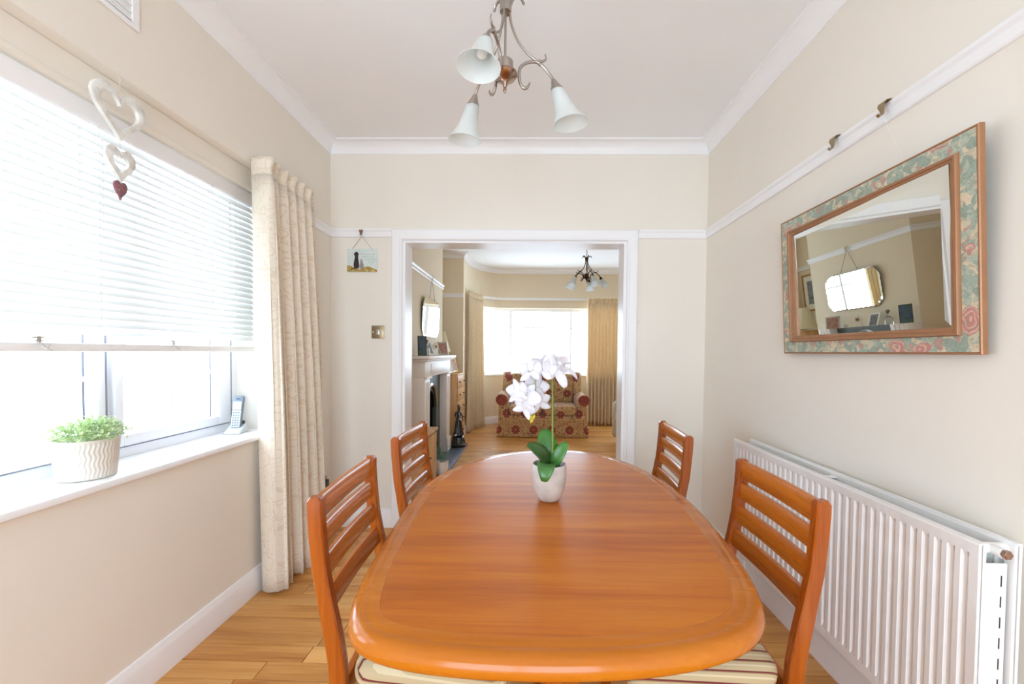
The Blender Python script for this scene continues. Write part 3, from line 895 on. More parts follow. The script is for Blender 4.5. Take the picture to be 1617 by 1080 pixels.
for (x, z) in ((-0.064, 0.288), (-0.070, 0.298), (-0.058, 0.300)):
    MB().lathe([(0.0005, -0.012), (0.005, -0.006), (0.006, 0.0), (0.004, 0.007), (0.0005, 0.011)], (x, -0.016, z), 10, Matrix.Rotation(R(25), 3, 'Y')).build('bud', M['bud'], oc)


def flower(cx, cy, cz, rx, rz_, size, spin):
    size *= 1.12; rz_ += 180 if spin % 3 else 0
    Mr = Matrix.Rotation(R(rz_), 3, 'Z') @ Matrix.Rotation(R(rx), 3, 'X') @ Matrix.Rotation(R(spin), 3, 'Y')
    mb = MB()
    def petal(ang, L, Wd, off):
        k = len(mb.v); n = 8
        a = R(ang); dv = Vector((math.sin(a), 0, math.cos(a))); sd = Vector((math.cos(a), 0, -math.sin(a)))
        for i in range(n + 1):
            s = i / n; w_ = Wd * math.sin(PI * (0.06 + 0.90 * s ** 0.85)) ** 0.75 * 0.5
            for j in (-1, -.5, 0, .5, 1):
                cup = -0.10 * L * math.sin(s * PI * 0.8) + 0.10 * L * s * s * 1.6
                mb.v.append(tuple(Mr @ (dv * (L * s) + sd * (w_ * j) + Vector((0, off + cup + 0.12 * w_ * math.cos(j * 3) + 0.0, 0))) + Vector((cx, cy, cz))))
        for i in range(n):
            for j in range(4): q_ = k + i * 5 + j; mb.f.append((q_, q_ + 1, q_ + 6, q_ + 5))
    for ang, L, W_, off in ((0, .95, .58, .002), (125, .92, .56, .002), (-125, .92, .56, .002), (68, 1.0, 1.0, -.002), (-68, 1.0, 1.0, -.002)):
        petal(ang, L * size, W_ * size, off)
    f = mb.build('flower', M['petal'], oc, smooth=60, solid=0.0008)
    lp = MB(); lp.lathe([(0.001, -0.011), (0.006, -0.006), (0.007, 0.0), (0.004, 0.006), (0.001, 0.009)], Mr @ Vector((0, -0.006, -0.003)) + Vector((cx, cy, cz)), 10, Mr)
    lp.build('flower_lip', M['lip'], f)


for a in ((-0.072, -0.02, 0.462, 5, -35, 0.048, 8), (-0.022, 0.015, 0.486, 40, 170, 0.045, 10), (-0.028, -0.035, 0.470, 20, -15, 0.046, -14), (0.018, -0.028, 0.478, 10, 25, 0.048, 20), (0.032, -0.010, 0.500, 55, 150, 0.040, -10),
          (-0.118, -0.015, 0.388, 0, -40, 0.046, 14), (-0.050, 0.010, 0.405, 5, 20, 0.046, -20), (-0.085, -0.025, 0.372, -5, -10, 0.050, 30), (-0.094, -0.012, 0.330, -10, -30, 0.042, -25), (-0.035, 0.008, 0.345, -8, 30, 0.042, 14)):
    flower(*a)
pts = spline([(0.03, -0.02, 0.475), (0.055, -0.03, 0.470), (0.085, -0.04, 0.440)])
leaf_mesh(MB(), (0.030, -0.02, 0.478), (0.092, -0.035, 0.438), 0.026, (0.3, -0.6, 1), 0.012).build('petal', M['petal'], oc, smooth=60, solid=0.0008)
leaf_mesh(MB(), (0.018, -0.025, 0.470), (0.052, -0.035, 0.408), 0.036, (0.2, -1, 0.3), 0.006).build('petal', M['petal'], oc, smooth=60, solid=0.0008)
for (z, dx, dz) in ((0.452, -0.028, 0.014), (0.392, -0.030, -0.004), (0.345, -0.024, 0.002)):
    MB().tube(spline([(-0.052, -0.018, z), (-0.052 + dx * .6, -0.024, z + dz * .4), (-0.052 + dx, -0.030, z + dz)]), 0.0014, 6).build('flower_stalk', M['stem'], oc)


# ================================================================== CHANDELIERS
def chandelier(name, label, loc, angs, mat, sc, drop, ceil_r=0.05, hubmat=None, chain=False, tilt=None):
    t = thing(name, label, 'light', loc)
    Z = lambda z: (z - 2.34) * sc
    hub = [(0.0005, Z(2.256)), (0.005 * sc, Z(2.262)), (0.007 * sc, Z(2.272)), (0.004 * sc, Z(2.278)), (0.008 * sc, Z(2.284)), (0.011 * sc, Z(2.296)), (0.020 * sc, Z(2.304)), (0.038 * sc, Z(2.312)), (0.047 * sc, Z(2.324)), (0.046 * sc, Z(2.331)), (0.030 * sc, Z(2.337))]
    MB().lathe(hub, n=32).build('finial', hubmat or mat, t, smooth=40)
    MB().lathe([(0.030 * sc, Z(2.336)), (0.031 * sc, Z(2.340)), (0.030 * sc, Z(2.374)), (0.026 * sc, Z(2.378)), (0.004, Z(2.38))], n=32).build('hub', mat, t, smooth=40)
    MB().lathe([(0.0045 * sc, Z(2.375)), (0.0045 * sc, Z(2.60))], n=10).build('stem', mat, t)
    MB().lathe([(0.021 * sc, Z(2.556)), (0.022 * sc, Z(2.560)), (0.022 * sc, Z(2.598)), (0.018 * sc, Z(2.604)), (0.005, Z(2.606))], n=24).build('collar', mat, t, smooth=40)
    zt_ = drop
    if chain:
        for i in range(9):
            z0 = Z(2.606) + (zt_ - Z(2.606)) * i / 9; h = (zt_ - Z(2.606)) / 9
            P = [(0.008 * math.cos(a) * (i % 2), 0.008 * math.cos(a) * ((i + 1) % 2), z0 + h / 2 + h * 0.58 * math.sin(a)) for a in [2 * PI * k / 12 for k in range(13)]]
            MB().tube(P, 0.0022, 5).build('chain_link', mat, t)
    else:
        MB().lathe([(0.004, Z(2.60)), (0.004, zt_)], n=10).tube([(0.006, 0, Z(2.60)), (0.006, 0, zt_)], 0.0018, 6).build('down_rod', mat, t)
    MB().lathe([(ceil_r, zt_), (ceil_r * .9, zt_ - 0.012), (ceil_r * .4, zt_ - 0.026), (0.006, zt_ - 0.035)][::-1], n=28).build('ceiling_rose', mat, t, smooth=50)
    for a in angs:
        Rm = Matrix.Rotation(R(a), 4, 'Z')
        def P3(l): return [Rm @ Vector((r * sc, 0, Z(z))) for r, z in l]
        low = spline(P3([(.097, 2.312), (.086, 2.292), (.070, 2.289), (.056, 2.315), (.057, 2.357), (.080, 2.382), (.115, 2.393), (.137, 2.388), (.165, 2.366), (.186, 2.342), (.199, 2.318)]))
        mb = MB(); n = len(low); mb.tube(low, [0.0060 * sc * min(1, 0.45 + i / 12) for i in range(n)], 8)
        mb.tube(P3([(.030, 2.330), (.056, 2.330)]), 0.004 * sc, 8)
        arm = mb.build('arm', mat, t, smooth=60)
        up = spline(P3([(.016, 2.565), (.022, 2.52), (.047, 2.462), (.080, 2.425), (.108, 2.405), (.129, 2.398), (.149, 2.402), (.160, 2.413), (.156, 2.428)])); n = len(up)
        MB().tube(up, [0.0046 * sc * (1 if i < n - 8 else 0.55) for i in range(n)], 8).build('upper_rod', mat, arm, smooth=60)
        MB().tube(P3([(.131, 2.402), (.137, 2.384)]), 0.007 * sc, 8).build('clamp', mat, arm)
        tp = spline(P3([(.018, 2.585), (.030, 2.612), (.048, 2.622), (.062, 2.616), (.070, 2.600)]))
        MB().tube(tp, [0.0055 * sc] * len(tp), 6).build('scroll', mat, arm, smooth=60)
        A, B = Vector((.196 * sc, 0, Z(2.325))), Vector((.266 * sc, 0, Z(2.180)))
        if tilt: B = Vector((.196 * sc + tilt[0] * sc, 0, Z(2.325) + tilt[1] * sc))
        d = (B - A); L = d.length; q_ = Vector((0, 0, 1)).rotation_difference(d.normalized()).to_matrix()
        f = lambda pr__: [(r * sc, z * L) for r, z in pr__]
        if not tilt:
            k_ = d.x / -d.z
            q_ = Matrix(((1, 0, k_), (0, -1, 0), (0.12, 0, -1)))
            L = -d.z
        G = Rm.to_3x3() @ q_; c0 = Rm @ A
        MB().lathe(f([(0.006, -0.10), (0.010, -0.06), (0.016, 0.04), (0.025, 0.15), (0.0265, 0.20), (0.022, 0.20)]), c0, 24, G).build('lamp_holder', mat, arm, smooth=50)
        sh = [(0.022, 0.14), (0.026, 0.18), (0.029, 0.26), (0.032, 0.40), (0.036, 0.55), (0.043, 0.70), (0.053, 0.84), (0.064, 0.95), (0.071, 1.0), (0.0695, 1.005), (0.062, 0.955), (0.051, 0.845), (0.041, 0.70), (0.034, 0.55), (0.030, 0.40), (0.027, 0.26), (0.024, 0.18)]
        MB().lathe(f(sh), c0, 36, G, cap=False).build('lamp_shade', M['shade'], t, smooth=60)
        MB().lathe(f([(0.010, 0.12), (0.012, 0.3), (0.018, 0.5), (0.016, 0.64), (0.004, 0.72)]), c0, 16, G).build('bulb', M['paper'], arm, smooth=60)
    return t


chandelier('chandelier', 'brushed nickel three-arm ceiling light with frosted bell shades above the table', (-0.108, 1.577, 2.34), (-104.5, 133.5, 14.5), M['nickel'], 1.0, H - 2.34, 0.055, M['copper'])
chandelier('chandelier', 'dark bronze five-arm ceiling light on a chain in the living room', (0.662, 5.0, 2.20), (-72, 0, 72, 144, 216), M['bronze'], 0.86, H - 2.20, 0.05, None, True, (0.075, -0.13))


# ================================================================== WALL MIRROR (dining room)
YM0, YM1 = 1.116, 1.970
wm_ = thing('wall_mirror', 'large mirror in a floral-printed frame hung above the radiator', 'mirror', (1.2135, (YM0 + YM1) / 2, 1.288), 0, ry=R(-3.0))
hw = (YM1 - YM0) / 2; HT = 0.609
# local: +x towards wall, y along wall, z up


def rect(i, x): return [(x, -hw + i, i), (x, hw - i, i), (x, hw - i, HT - i), (x, -hw + i, HT - i)]


MB().loft([rect(0.0, 0.0), rect(0.0, -0.014), rect(0.002, -0.017), rect(0.005, -0.017), rect(0.008, -0.014), rect(0.010, 0.0)], cap=False).build('outer_moulding', M['rosegold'], wm_, smooth=30)
MB().loft([rect(0.007, 0.0), rect(0.007, -0.0155), rect(0.053, -0.0135), rect(0.055, 0.0)], cap=False).build('printed_frame', M['floral'], wm_, smooth=30)
MB().loft([rect(0.052, 0.0), rect(0.052, -0.016), rect(0.056, -0.024), rect(0.063, -0.0235), rect(0.066, -0.020), rect(0.071, -0.021), rect(0.075, -0.018), rect(0.078, -0.017), rect(0.078, 0.0)], cap=False).build('gold_moulding', M['rosegold'], wm_, smooth=30)
gi = 0.074
mz = Matrix.Translation((0, 0, HT / 2)) @ Matrix.Rotation(R(-0.8), 4, 'Z') @ Matrix.Rotation(R(-1.2), 4, 'Y') @ Matrix.Translation((0, 0, -HT / 2))
tr = lambda P: [mz @ Vector(p) for p in P]
MB().loft([tr(rect(gi, -0.0115)), tr(rect(gi + 0.026, -0.0131))], cap=False).build('mirror_bevel', M['mirror'], wm_, smooth=0)
MB().add(tr(rect(gi + 0.026, -0.0131)), [(0, 1, 2, 3)]).build('mirror_glass', M['mirror'], wm_, smooth=0)
MB().box(0.003, 0.017, -hw + 0.03, hw - 0.03, 0.01, HT - 0.03).build('backing', M['dark'], wm_, smooth=0)
hk = lm(wm_)
for (yt, ya, sgn) in ((1.468, 1.35, 0), (1.697, 1.79, 0)):
    inv = hk.inverted()
    a = inv @ Vector((XR - 0.028, yt, 2.10)); b = inv @ Vector((XR - 0.040, ya, 1.885))
    MB().tube([a, b], 0.0007, 5).build('hanging_wire', M['cord'], wm_)


def picture_hook(label, loc, rz, mat='brass', s=1.0):
    # local: -y into the room, z up; sits on the picture rail
    t = thing('picture_hook', label, 'hook', loc, rz, 'picture rail hooks')
    w2 = 0.014 * s
    mb = MB()
    path = [(0.012, 0.030), (0.004, 0.036), (-0.010, 0.032), (-0.014, 0.020), (-0.009, 0.004), (-0.010, -0.012), (-0.018, -0.018), (-0.026, -0.010)]
    wd = [w2 * 1.25, w2 * 1.25, w2 * 1.15, w2, w2 * .6, w2 * .42, w2 * .38, w2 * .35]
    mb.loft([[(-w_, y * s, z * s), (w_, y * s, z * s), (w_, (y - 0.003) * s, (z - 0.002) * s), (-w_, (y - 0.003) * s, (z - 0.002) * s)] for (y, z), w_ in zip(path, wd)])
    mb.build('hook_body', M[mat], t, smooth=50)
    return t


picture_hook('metal hook on the rail nearest the camera above the floral mirror', (XR - 0.024, 1.462, 2.122), R(-90))
picture_hook('metal hook on the rail farther along above the floral mirror', (XR - 0.024, 1.694, 2.122), R(-90))
picture_hook('metal hook on the rail above the dog plaque', (-1.213, YB - 0.024, 2.112), 0, 'copper', 0.8)

# ================================================================== RADIATOR
rd = thing('radiator', 'white double-panel radiator with vertical ribs under the floral mirror', 'radiator', (1.15, 1.63, 0.225))
RY0, RY1, RZ0, RZ1 = 1.012, 2.235, 0.235, 0.828


def rad_panel(xf, thick, name):
    p_ = 0.0345; mb = MB()
    nr = int((RY1 - RY0 - 0.04) / p_)
    ys = [RY0, RY0 + 0.004]; dep = [0.003, 0]
    y = RY0 + 0.022
    for i in range(nr):
        for f, d in ((0.0, 0), (0.10, 0), (0.22, 1), (0.58, 1), (0.70, 0), (0.95, 0)):
            ys.append(y + f * p_); dep.append(0.006 * d)
        y += p_
    ys += [RY1 - 0.004, RY1]; dep += [0, 0.003]
    zs = [(RZ0, 0, 0.003), (RZ0 + 0.004, 0, 0), (RZ0 + 0.035, 0, 0), (RZ0 + 0.050, 1, 0), (RZ1 - 0.048, 1, 0), (RZ1 - 0.034, 0, 0), (RZ1 - 0.008, 0, 0), (RZ1, 0, 0.004)]
    W_ = len(ys)
    for z, k, e in zs:
        for y_, d in zip(ys, dep): mb.v.append((xf + (d * k if d != 0.003 else d) + e, y_, z))
    for j in range(len(zs) - 1):
        for i in range(W_ - 1): a = j * W_ + i; mb.f.append((a, a + 1, a + 1 + W_, a + W_))
    mb.box(xf + 0.0065, xf + thick, RY0, RY1, RZ0, RZ1)
    mb.box(xf + 0.001, xf + 0.0066, RY0, RY1, RZ0, RZ0 + 0.003); mb.box(xf + 0.002, xf + 0.0066, RY0, RY1, RZ1 - 0.002, RZ1)
    return mb.build(name, M['rad'], rd, world=True, smooth=25)


rad_panel(1.100, 0.014, 'front_panel'); rad_panel(1.186, 0.014, 'rear_panel')
fn = MB()
for i in range(70):
    y = RY0 + 0.05 + i * (RY1 - RY0 - 0.1) / 69
    fn.box(1.116, 1.148, y, y + 0.0012, RZ0 + 0.06, RZ1 - 0.04); fn.box(1.152, 1.184, y, y + 0.0012, RZ0 + 0.06, RZ1 - 0.04)
tag(fn.build('convector_fins', M['radgrey'], rd, world=True, smooth=0), kind='stuff')
MB().box(1.114, 1.186, RY0 + 0.05, RY1 - 0.05, RZ0 + 0.055, RZ0 + 0.06).box(1.114, 1.186, 1.60, 1.625, RZ1 - 0.02, RZ1 - 0.016).build('cross_brace', M['rad'], rd, world=True, smooth=0)
for bx in ((1.124, 1.180, RY0 + 0.012, RY0 + 0.016, RZ0 + 0.02, RZ1 - 0.055), (1.118, 1.122, RY0 + 0.006, RY0 + 0.05, RZ0 + 0.02, RZ1 - 0.05), (1.118, 1.182, RY1 - 0.016, RY1 - 0.012, RZ0 + 0.02, RZ1 - 0.02)):
    MB().box(*bx).build('side_panel', M['rad'], rd, world=True, bevel=0.0015, seg=1)
for i in range(9):
    z = 0.30 + i * 0.052; MB().box(1.164, 1.166, RY0 + 0.0105, RY0 + 0.0125, z, z + 0.027).build('vent_slot', M['dark'], rd, world=True, smooth=0)
Ry = Matrix.Rotation(R(90), 3, 'X')
MB().tube([(1.108, RY0 + 0.028, 0.806), (1.192, RY0 + 0.028, 0.806)], 0.013, 14).tube([(1.150, RY0 + 0.03, 0.806), (1.150, RY0 - 0.006, 0.806)], 0.0125, 14).build('header_pipe', M['rad'], rd, world=True, smooth=50)
tag(MB().lathe([(0.0105, 0.0), (0.0115, 0.002), (0.0115, 0.010), (0.0095, 0.012), (0.0, 0.012)], (1.150, RY0 - 0.005, 0.806), 6, Ry).build('bleed_valve', M['copper'], rd, world=True, smooth=0), 'bronze hexagonal plug')
for y in (2.20, 1.05): MB().tube([(1.155, y, 0.24), (1.155, y, 0.0)], 0.0075, 10).build('supply_pipe', M['rad'], rd, world=True)

# ================================================================== LEFT WINDOW THINGS
# hearts
hg = thing('hanging_hearts', 'string of three hearts, two whitewashed and one patchwork, hanging at the window', 'ornament', (-1.43, 1.415, 2.235))


def heart_pts(w_, h_, n=40):
    P = []
    for i in range(n):
        t_ = 2 * PI * i / n
        x = 16 * math.sin(t_) ** 3; z = 13 * math.cos(t_) - 5 * math.cos(2 * t_) - 2 * math.cos(3 * t_) - math.cos(4 * t_)
        P.append((x / 32 * w_, (z - 12) / 29 * h_))
    return P


def heart(zc, w_, h_, th, ring, mat, name, cut=0.55):
    o_ = heart_pts(w_, h_)
    if ring:
        i_ = [(x * cut, (z + h_ * 0.42) * cut - h_ * 0.42) for x, z in heart_pts(w_, h_)]
        i_ = [(x, z - h_ * 0.02) for x, z in i_]
        mb = MB(); T = th / 2
        rg = [[(s * T, x, z + zc) for x, z in P] for P, s in ((o_, -0.7), (o_, 0.7), ([(x * .97, z) for x, z in o_], 1), ([(x * 1.03, z) for x, z in i_], 1), (i_, 0.7), (i_, -0.7), ([(x * 1.03, z) for x, z in i_], -1), ([(x * .97, z) for x, z in o_], -1), (o_, -0.7))]
        mb.loft(rg, cap=False)
    else:
        mb = MB(); mb.loft([[(s, x * k, (z + h_ / 2) * k - h_ / 2 + zc) for x, z in o_] for s, k in ((-th / 2, .8), (-th / 4, 1), (th / 4, 1), (th / 2, .8))])
    return mb.build(name, mat, hg, smooth=50)


heart(-0.063, 0.190, 0.180, 0.014, True, M['heart'], 'large_heart', 0.68)
heart(-0.262, 0.108, 0.122, 0.012, True, M['heart'], 'middle_heart', 0.50)
tag(heart(-0.376, 0.046, 0.064, 0.012, False, M['heartpatch'], 'small_heart'), 'purple and pink patchwork heart')
for P in ([(0, 0, 0), (0.004, 0.002, -0.03), (0, 0, -0.078)], [(0, 0, -0.24), (0, 0.002, -0.286)], [(0, 0, -0.380), (0, 0, -0.390)]): MB().tube(P, 0.001, 5).build('string', M['cord'], hg)
# air vent
av = thing('air_vent', 'white louvred air vent high on the wall above the window', 'vent', (XL, 1.33, 2.50))
VY0, VY1, VZ0, VZ1 = 1.19, 1.505, 2.43, 2.60
vf = MB()
for (y0, y1, z0, z1) in ((VY0, VY1, VZ0, VZ0 + 0.02), (VY0, VY1, VZ1 - 0.02, VZ1), (VY0, VY0 + 0.03, VZ0 + .02, VZ1 - .02), (VY1 - 0.03, VY1, VZ0 + .02, VZ1 - .02)): vf.box(XL, XL + 0.008, y0, y1, z0, z1)
vf.build('vent_frame', M['white'], av, world=True, bevel=0.003, seg=1)
for i in range(5):
    z = VZ0 + 0.026 + i * 0.025
    MB().loft([[(XL, y, z + 0.010), (XL + 0.007, y, z - 0.004), (XL + 0.008, y, z - 0.001), (XL + 0.001, y, z + 0.014)] for y in (VY0 + 0.03, VY1 - 0.03)]).build('louvre', M['white'], av, world=True, smooth=0)
MB().box(XL, XL + 0.0012, VY0 + 0.03, VY1 - 0.03, VZ0 + 0.02, VZ1 - 0.02).build('vent_backing', M['white'], av, world=True, smooth=0)

# herb pot on sill
hp = thing('potted_herb', 'small-leaved green plant in a ribbed cream pot on the window sill', 'plant', (-1.517, 1.372, 0.8405))
rb = lambda a, z: 0.012 * math.sin(44 * a + (1.3 * math.sin(z * 150)))
pz = [(0.070, 0.0), (0.074, 0.002)] + [(0.074 + 0.010 * i / 30, 0.002 + 0.123 * i / 30) for i in range(1, 30)]
mb = MB(); mb.lathe(pz + [(0.084, 0.128)], n=264, cap=True, ribs=rb); mb.v = mb.v
hpot = mb.build('pot', M['ribpot'], hp, smooth=60)
MB().lathe([(0.083, 0.122), (0.086, 0.128), (0.085, 0.133), (0.078, 0.133), (0.077, 0.120)], n=48, cap=False).build('pot_rim', M['ribpot'], hp, smooth=60)
MB().lathe([(0.0, 0.128), (0.078, 0.124)], n=24, cap=False).build('soil', M['soil'], hp)
rg = random.Random(5); fo = MB()
for i in range(190):
    a = rg.uniform(0, 2 * PI); rr_ = rg.uniform(0, 1) ** 0.6; r1 = 0.132 * rr_ * rg.uniform(.85, 1.12)
    top_ = Vector((r1 * math.cos(a), r1 * math.sin(a), 0.132 + 0.066 * (1 - rr_ ** 2) + rg.uniform(-.006, .016)))
    b_ = Vector((0.45 * r1 * math.cos(a), 0.45 * r1 * math.sin(a), 0.125))
    if top_.z < 0.140 and r1 < 0.088: top_.z = 0.142
    fo.tube([b_, b_.lerp(top_, 0.6) + Vector((0, 0, 0.012)), top_], 0.0008, 3)
    for k in range(9):
        s = 0.35 + 0.65 * k / 8; c_ = b_.lerp(top_, s) + Vector((0, 0, 0.010 * math.sin(PI * s)))
        d_ = Vector((rg.uniform(-1, 1), rg.uniform(-1, 1), rg.uniform(-.3, .9))).normalized() * rg.uniform(.011, .018)
        sd = d_.cross(Vector((0, 0, 1))).normalized() * 0.0032
        fo.add([c_, c_ + d_ * .5 + sd, c_ + d_, c_ + d_ * .5 - sd], [(0, 1, 2, 3)])
tag(fo.build('foliage', M['herb'], hp, smooth=0), kind='stuff')

# phone: cradle + handset
cr = thing('phone_cradle', 'silver charging cradle at the curtain end of the window sill', 'phone base', (-1.555, 2.135, 0.8405), R(12))
MB().loft([[(-0.040, -0.042, 0), (0.040, -0.042, 0), (0.040, 0.042, 0), (-0.040, 0.042, 0)], [(-0.040, -0.044, .006), (0.040, -0.044, .006), (0.040, 0.042, .040), (-0.040, 0.042, .040)], [(-0.034, -0.040, .011), (0.034, -0.040, .011), (0.034, 0.036, .046), (-0.034, 0.036, .046)]]).build('cradle_body', M['phonesilver'], cr, bevel=0.003)
MB().box(-0.030, 0.030, 0.026, 0.040, 0.030, 0.060).build('rear_support', M['dark'], cr, bevel=0.004)
hs = thing('phone_handset', 'grey and silver cordless handset standing in its cradle', 'phone', (-1.555, 2.137, 0.862), R(12), rx=R(-15))
sh_ = MB()
sh_.loft([[(-w_, -d, z), (w_, -d, z), (w_, d, z), (-w_, d, z)] for w_, d, z in ((0.019, .008, 0), (0.023, .011, 0.01), (0.023, .011, 0.08), (0.024, .012, 0.14), (0.024, .012, 0.165), (0.020, .009, 0.175))])
sh_.build('handset_body', M['phonegrey'], hs, bevel=0.003)
MB().box(-0.020, 0.020, -0.0145, -0.011, 0.098, 0.142).build('screen', M['lcd'], hs, bevel=0.001, seg=1)
MB().box(-0.021, 0.021, -0.0138, -0.0105, 0.006, 0.094).build('keypad', M['phonesilver'], hs, bevel=0.001, seg=1)
kb = MB()
for r_ in range(6):
    for c_ in range(3): kb.box(-0.016 + c_ * 0.0115, -0.0075 + c_ * 0.0115, -0.0152, -0.0135, 0.012 + r_ * 0.0132, 0.020 + r_ * 0.0132)
kb.build('key', M['phonegrey'], hs, smooth=0)
MB().box(-0.010, 0.010, -0.0135, -0.0115, 0.154, 0.160).build('earpiece', M['dark'], hs, smooth=0)

# ================================================================== PARTITION WALL THINGS
pq = thing('wall_plaque', 'small pale plaque painted with a dog and a cat, hanging on twine', 'plaque', (-1.213, YB - 0.006, 1.845))
PW = 0.108
MB().box(-PW, PW, -0.006, 0.0, 0.0, 0.163).build('plaque_board', M['plaquebg'], pq, bevel=0.002)
hl = [(-PW, 0.001)] + [(-PW + 2 * PW * i / 14, 0.026 + 0.012 * math.sin(i * .7 + 1) + (0.006 if i < 6 else 0)) for i in range(15)] + [(PW, 0.001)]
XZ = Matrix(((1, 0, 0, 0), (0, 0, -1, 0), (0, 1, 0, 0), (0, 0, 0, 1)))
MB().prism(hl, 0.0062, 0.0078, XZ).build('painted_hill', M['hill'], pq, smooth=0)
dogp = [(-.056, .026), (-.060, .05), (-.056, .075), (-.050, .100), (-.052, .115), (-.058, .124), (-.052, .134), (-.044, .140), (-.032, .139), (-.026, .132), (-.022, .122), (-.028, .116), (-.027, .095), (-.022, .065), (-.021, .040), (-.026, .024), (-.05, .02), (-.075, .012), (-.078, .017), (-.06, .024)]
MB().prism(dogp, 0.0080, 0.0095, XZ).build('painted_dog', M['dog'], pq, smooth=0)
catp = [(-.018, .024), (-.020, .045), (-.012, .066), (-.010, .078), (-.011, .090), (-.004, .086), (.002, .090), (.003, .078), (.006, .066), (.014, .045), (.014, .026), (.0, .02)]
MB().prism(catp, 0.0080, 0.0095, XZ).build('painted_cat', M['cat'], pq, smooth=0)
tx = MB()
for j, (a, b) in enumerate(((-.012, .086), (.002, .086), (.022, .084), (.044, .074))):
    z = 0.125 - j * 0.0185; x = a; rt = random.Random(j)
    while x < b:
        l = rt.uniform(.008, .016)
        tx.tube([(x + l * s / 6, -0.0066, z + 0.0022 * math.sin(s * 2.4 + j)) for s in range(6)], 0.0007, 4); x += l + .003
tx.build('lettering', M['ink'], pq, smooth=0)
for x in (-0.070, 0.070): MB().tube([(x, -0.004, 0.163), (0, -0.010, 0.252)], 0.0012, 6).build('hanging_string', M['twine'], pq)

sw = thing('light_switch', 'square brass light switch left of the opening', 'switch', (-1.101, YB, 1.415))
MB().box(-0.046, 0.046, -0.006, 0.0, -0.046, 0.046).build('switch_plate', M['brass'], sw, bevel=0.002)
MB().box(-0.011, 0.011, -0.010, -0.005, -0.018, 0.018).build('rocker', M['silver'], sw, bevel=0.002)
for x in (-0.033, 0.030):
    MB().lathe([(0.0045, 0), (0.0045, 0.0015), (0.0, 0.002)], (x, -0.006, 0.0), 12, Matrix.Rotation(R(90), 3, 'X')).build('screw', M['paper'], sw)
sk = thing('wall_socket', 'dark metal wall socket low behind the embroidered curtain', 'socket', (XL, 2.83, 0.35))
MB().box(XL, XL + 0.008, 2.785, 2.875, 0.307, 0.393).build('socket_plate', M['brass'], sk, world=True, bevel=0.002)
tag(MB().box(XL + 0.006, XL + 0.035, 2.80, 2.855, 0.325, 0.375).build('plug', M['dark'], sk, world=True, bevel=0.006), 'black plug')
kn = thing('wall_button', 'tiny pale round knob right of the opening', 'hook', (0.768, YB, 1.512))
MB().lathe([(0.012, 0.0), (0.012, 0.003), (0.006, 0.005), (0.006, 0.010), (0.009, 0.014), (0.007, 0.019), (0.0, 0.020)], (0, 0, 0), 20, Matrix.Rotation(R(90), 3, 'X')).build('knob', M['surround'], kn, smooth=50)

# ================================================================== SOFA
sf = thing('sofa', 'two-seat wing-back sofa in red and gold damask under the bay window', 'sofa', (0.19, 6.16, 0))
D_ = M['damask']


def rbox(x0, x1, y0, y1, z0, z1, bev=0.03, seg=4):
    return MB().box(x0, x1, y0, y1, z0, z1), bev, seg


def sbuild(name, x0, x1, y0, y1, z0, z1, bev=0.04, par=sf, mat=D_):
    return MB().box(x0, x1, y0, y1, z0, z1).build(name, mat, par, bevel=bev, seg=4, smooth=60)


sbuild('base_frame', -0.67, 0.67, 0.03, 0.86, 0.10, 0.33, 0.02)
sk_ = MB(); sk_.loft([[(-0.685, 0.0, z), (0.685, 0.0, z), (0.685, 0.84, z), (-0.685, 0.84, z), ] for z in (0.008, 0.14)], cap=False)
sk_.build('skirt', D_, sf, smooth=0, solid=0.012)
sbuild('front_panel', -0.665, 0.665, 0.0, 0.04, 0.13, 0.325, 0.015)
for s in (-1, 1):
    sbuild('seat_cushion', min(s * .005, s * .515), max(s * .005, s * .515), -0.01, 0.62, 0.325, 0.475, 0.045)
sbuild('backrest', -0.52, 0.52, 0.55, 0.82, 0.40, 0.925, 0.06)
sbuild('back_cushion', -0.515, -0.003, 0.50, 0.66, 0.46, 0.935, 0.06); sbuild('back_cushion', 0.003, 0.515, 0.50, 0.66, 0.46, 0.935, 0.06)
for s in (-1, 1):
    x0, x1 = sorted((s * 0.515, s * 0.665))
    arm = sbuild('armrest', x0, x1, 0.01, 0.80, 0.10, 0.60, 0.03)
    cx_ = s * 0.615; rs = []
    for y in (0.0, 0.006, 0.02, 0.76, 0.80):
        k = {0.0: .82, 0.006: .94}.get(y, 1.0)
        rs.append([(cx_ + 0.095 * k * math.cos(2 * PI * j / 28), y, 0.560 + 0.090 * k * math.sin(2 * PI * j / 28)) for j in range(28)])
    MB().loft(rs).build('arm_roll', D_, arm, smooth=50)
    tag(MB().lathe([(0.082, 0), (0.078, 0.006), (0.0, 0.007)], (cx_, 0.0, 0.560), 28, Matrix.Rotation(R(90), 3, 'X')).build('arm_facing', plain('sofa_red_facing', srgb(146, 70, 56), 0.85, var=0.35, scale=28), arm), 'dark red medallion facing')
    wg = MB(); wpoly = [(0.42, 0.60), (0.82, 0.60), (0.82, 0.93), (0.74, 0.965), (0.64, 0.955), (0.56, 0.90), (0.50, 0.78)]
    YZ = Matrix(((0, 0, 1, 0), (1, 0, 0, 0), (0, 1, 0, 0), (0, 0, 0, 1)))
    x0, x1 = sorted((s * 0.505, s * 0.640)); wg.prism(wpoly, x0, x1, YZ)
    wg.build('wing', D_, sf, bevel=0.035, seg=4, smooth=60)
for x in (-0.6, 0.6):
    for y in (0.08, 0.78): MB().box(x - 0.025, x + 0.025, y - 0.025, y + 0.025, 0, 0.11).build('foot', M['cz'], sf, smooth=0)

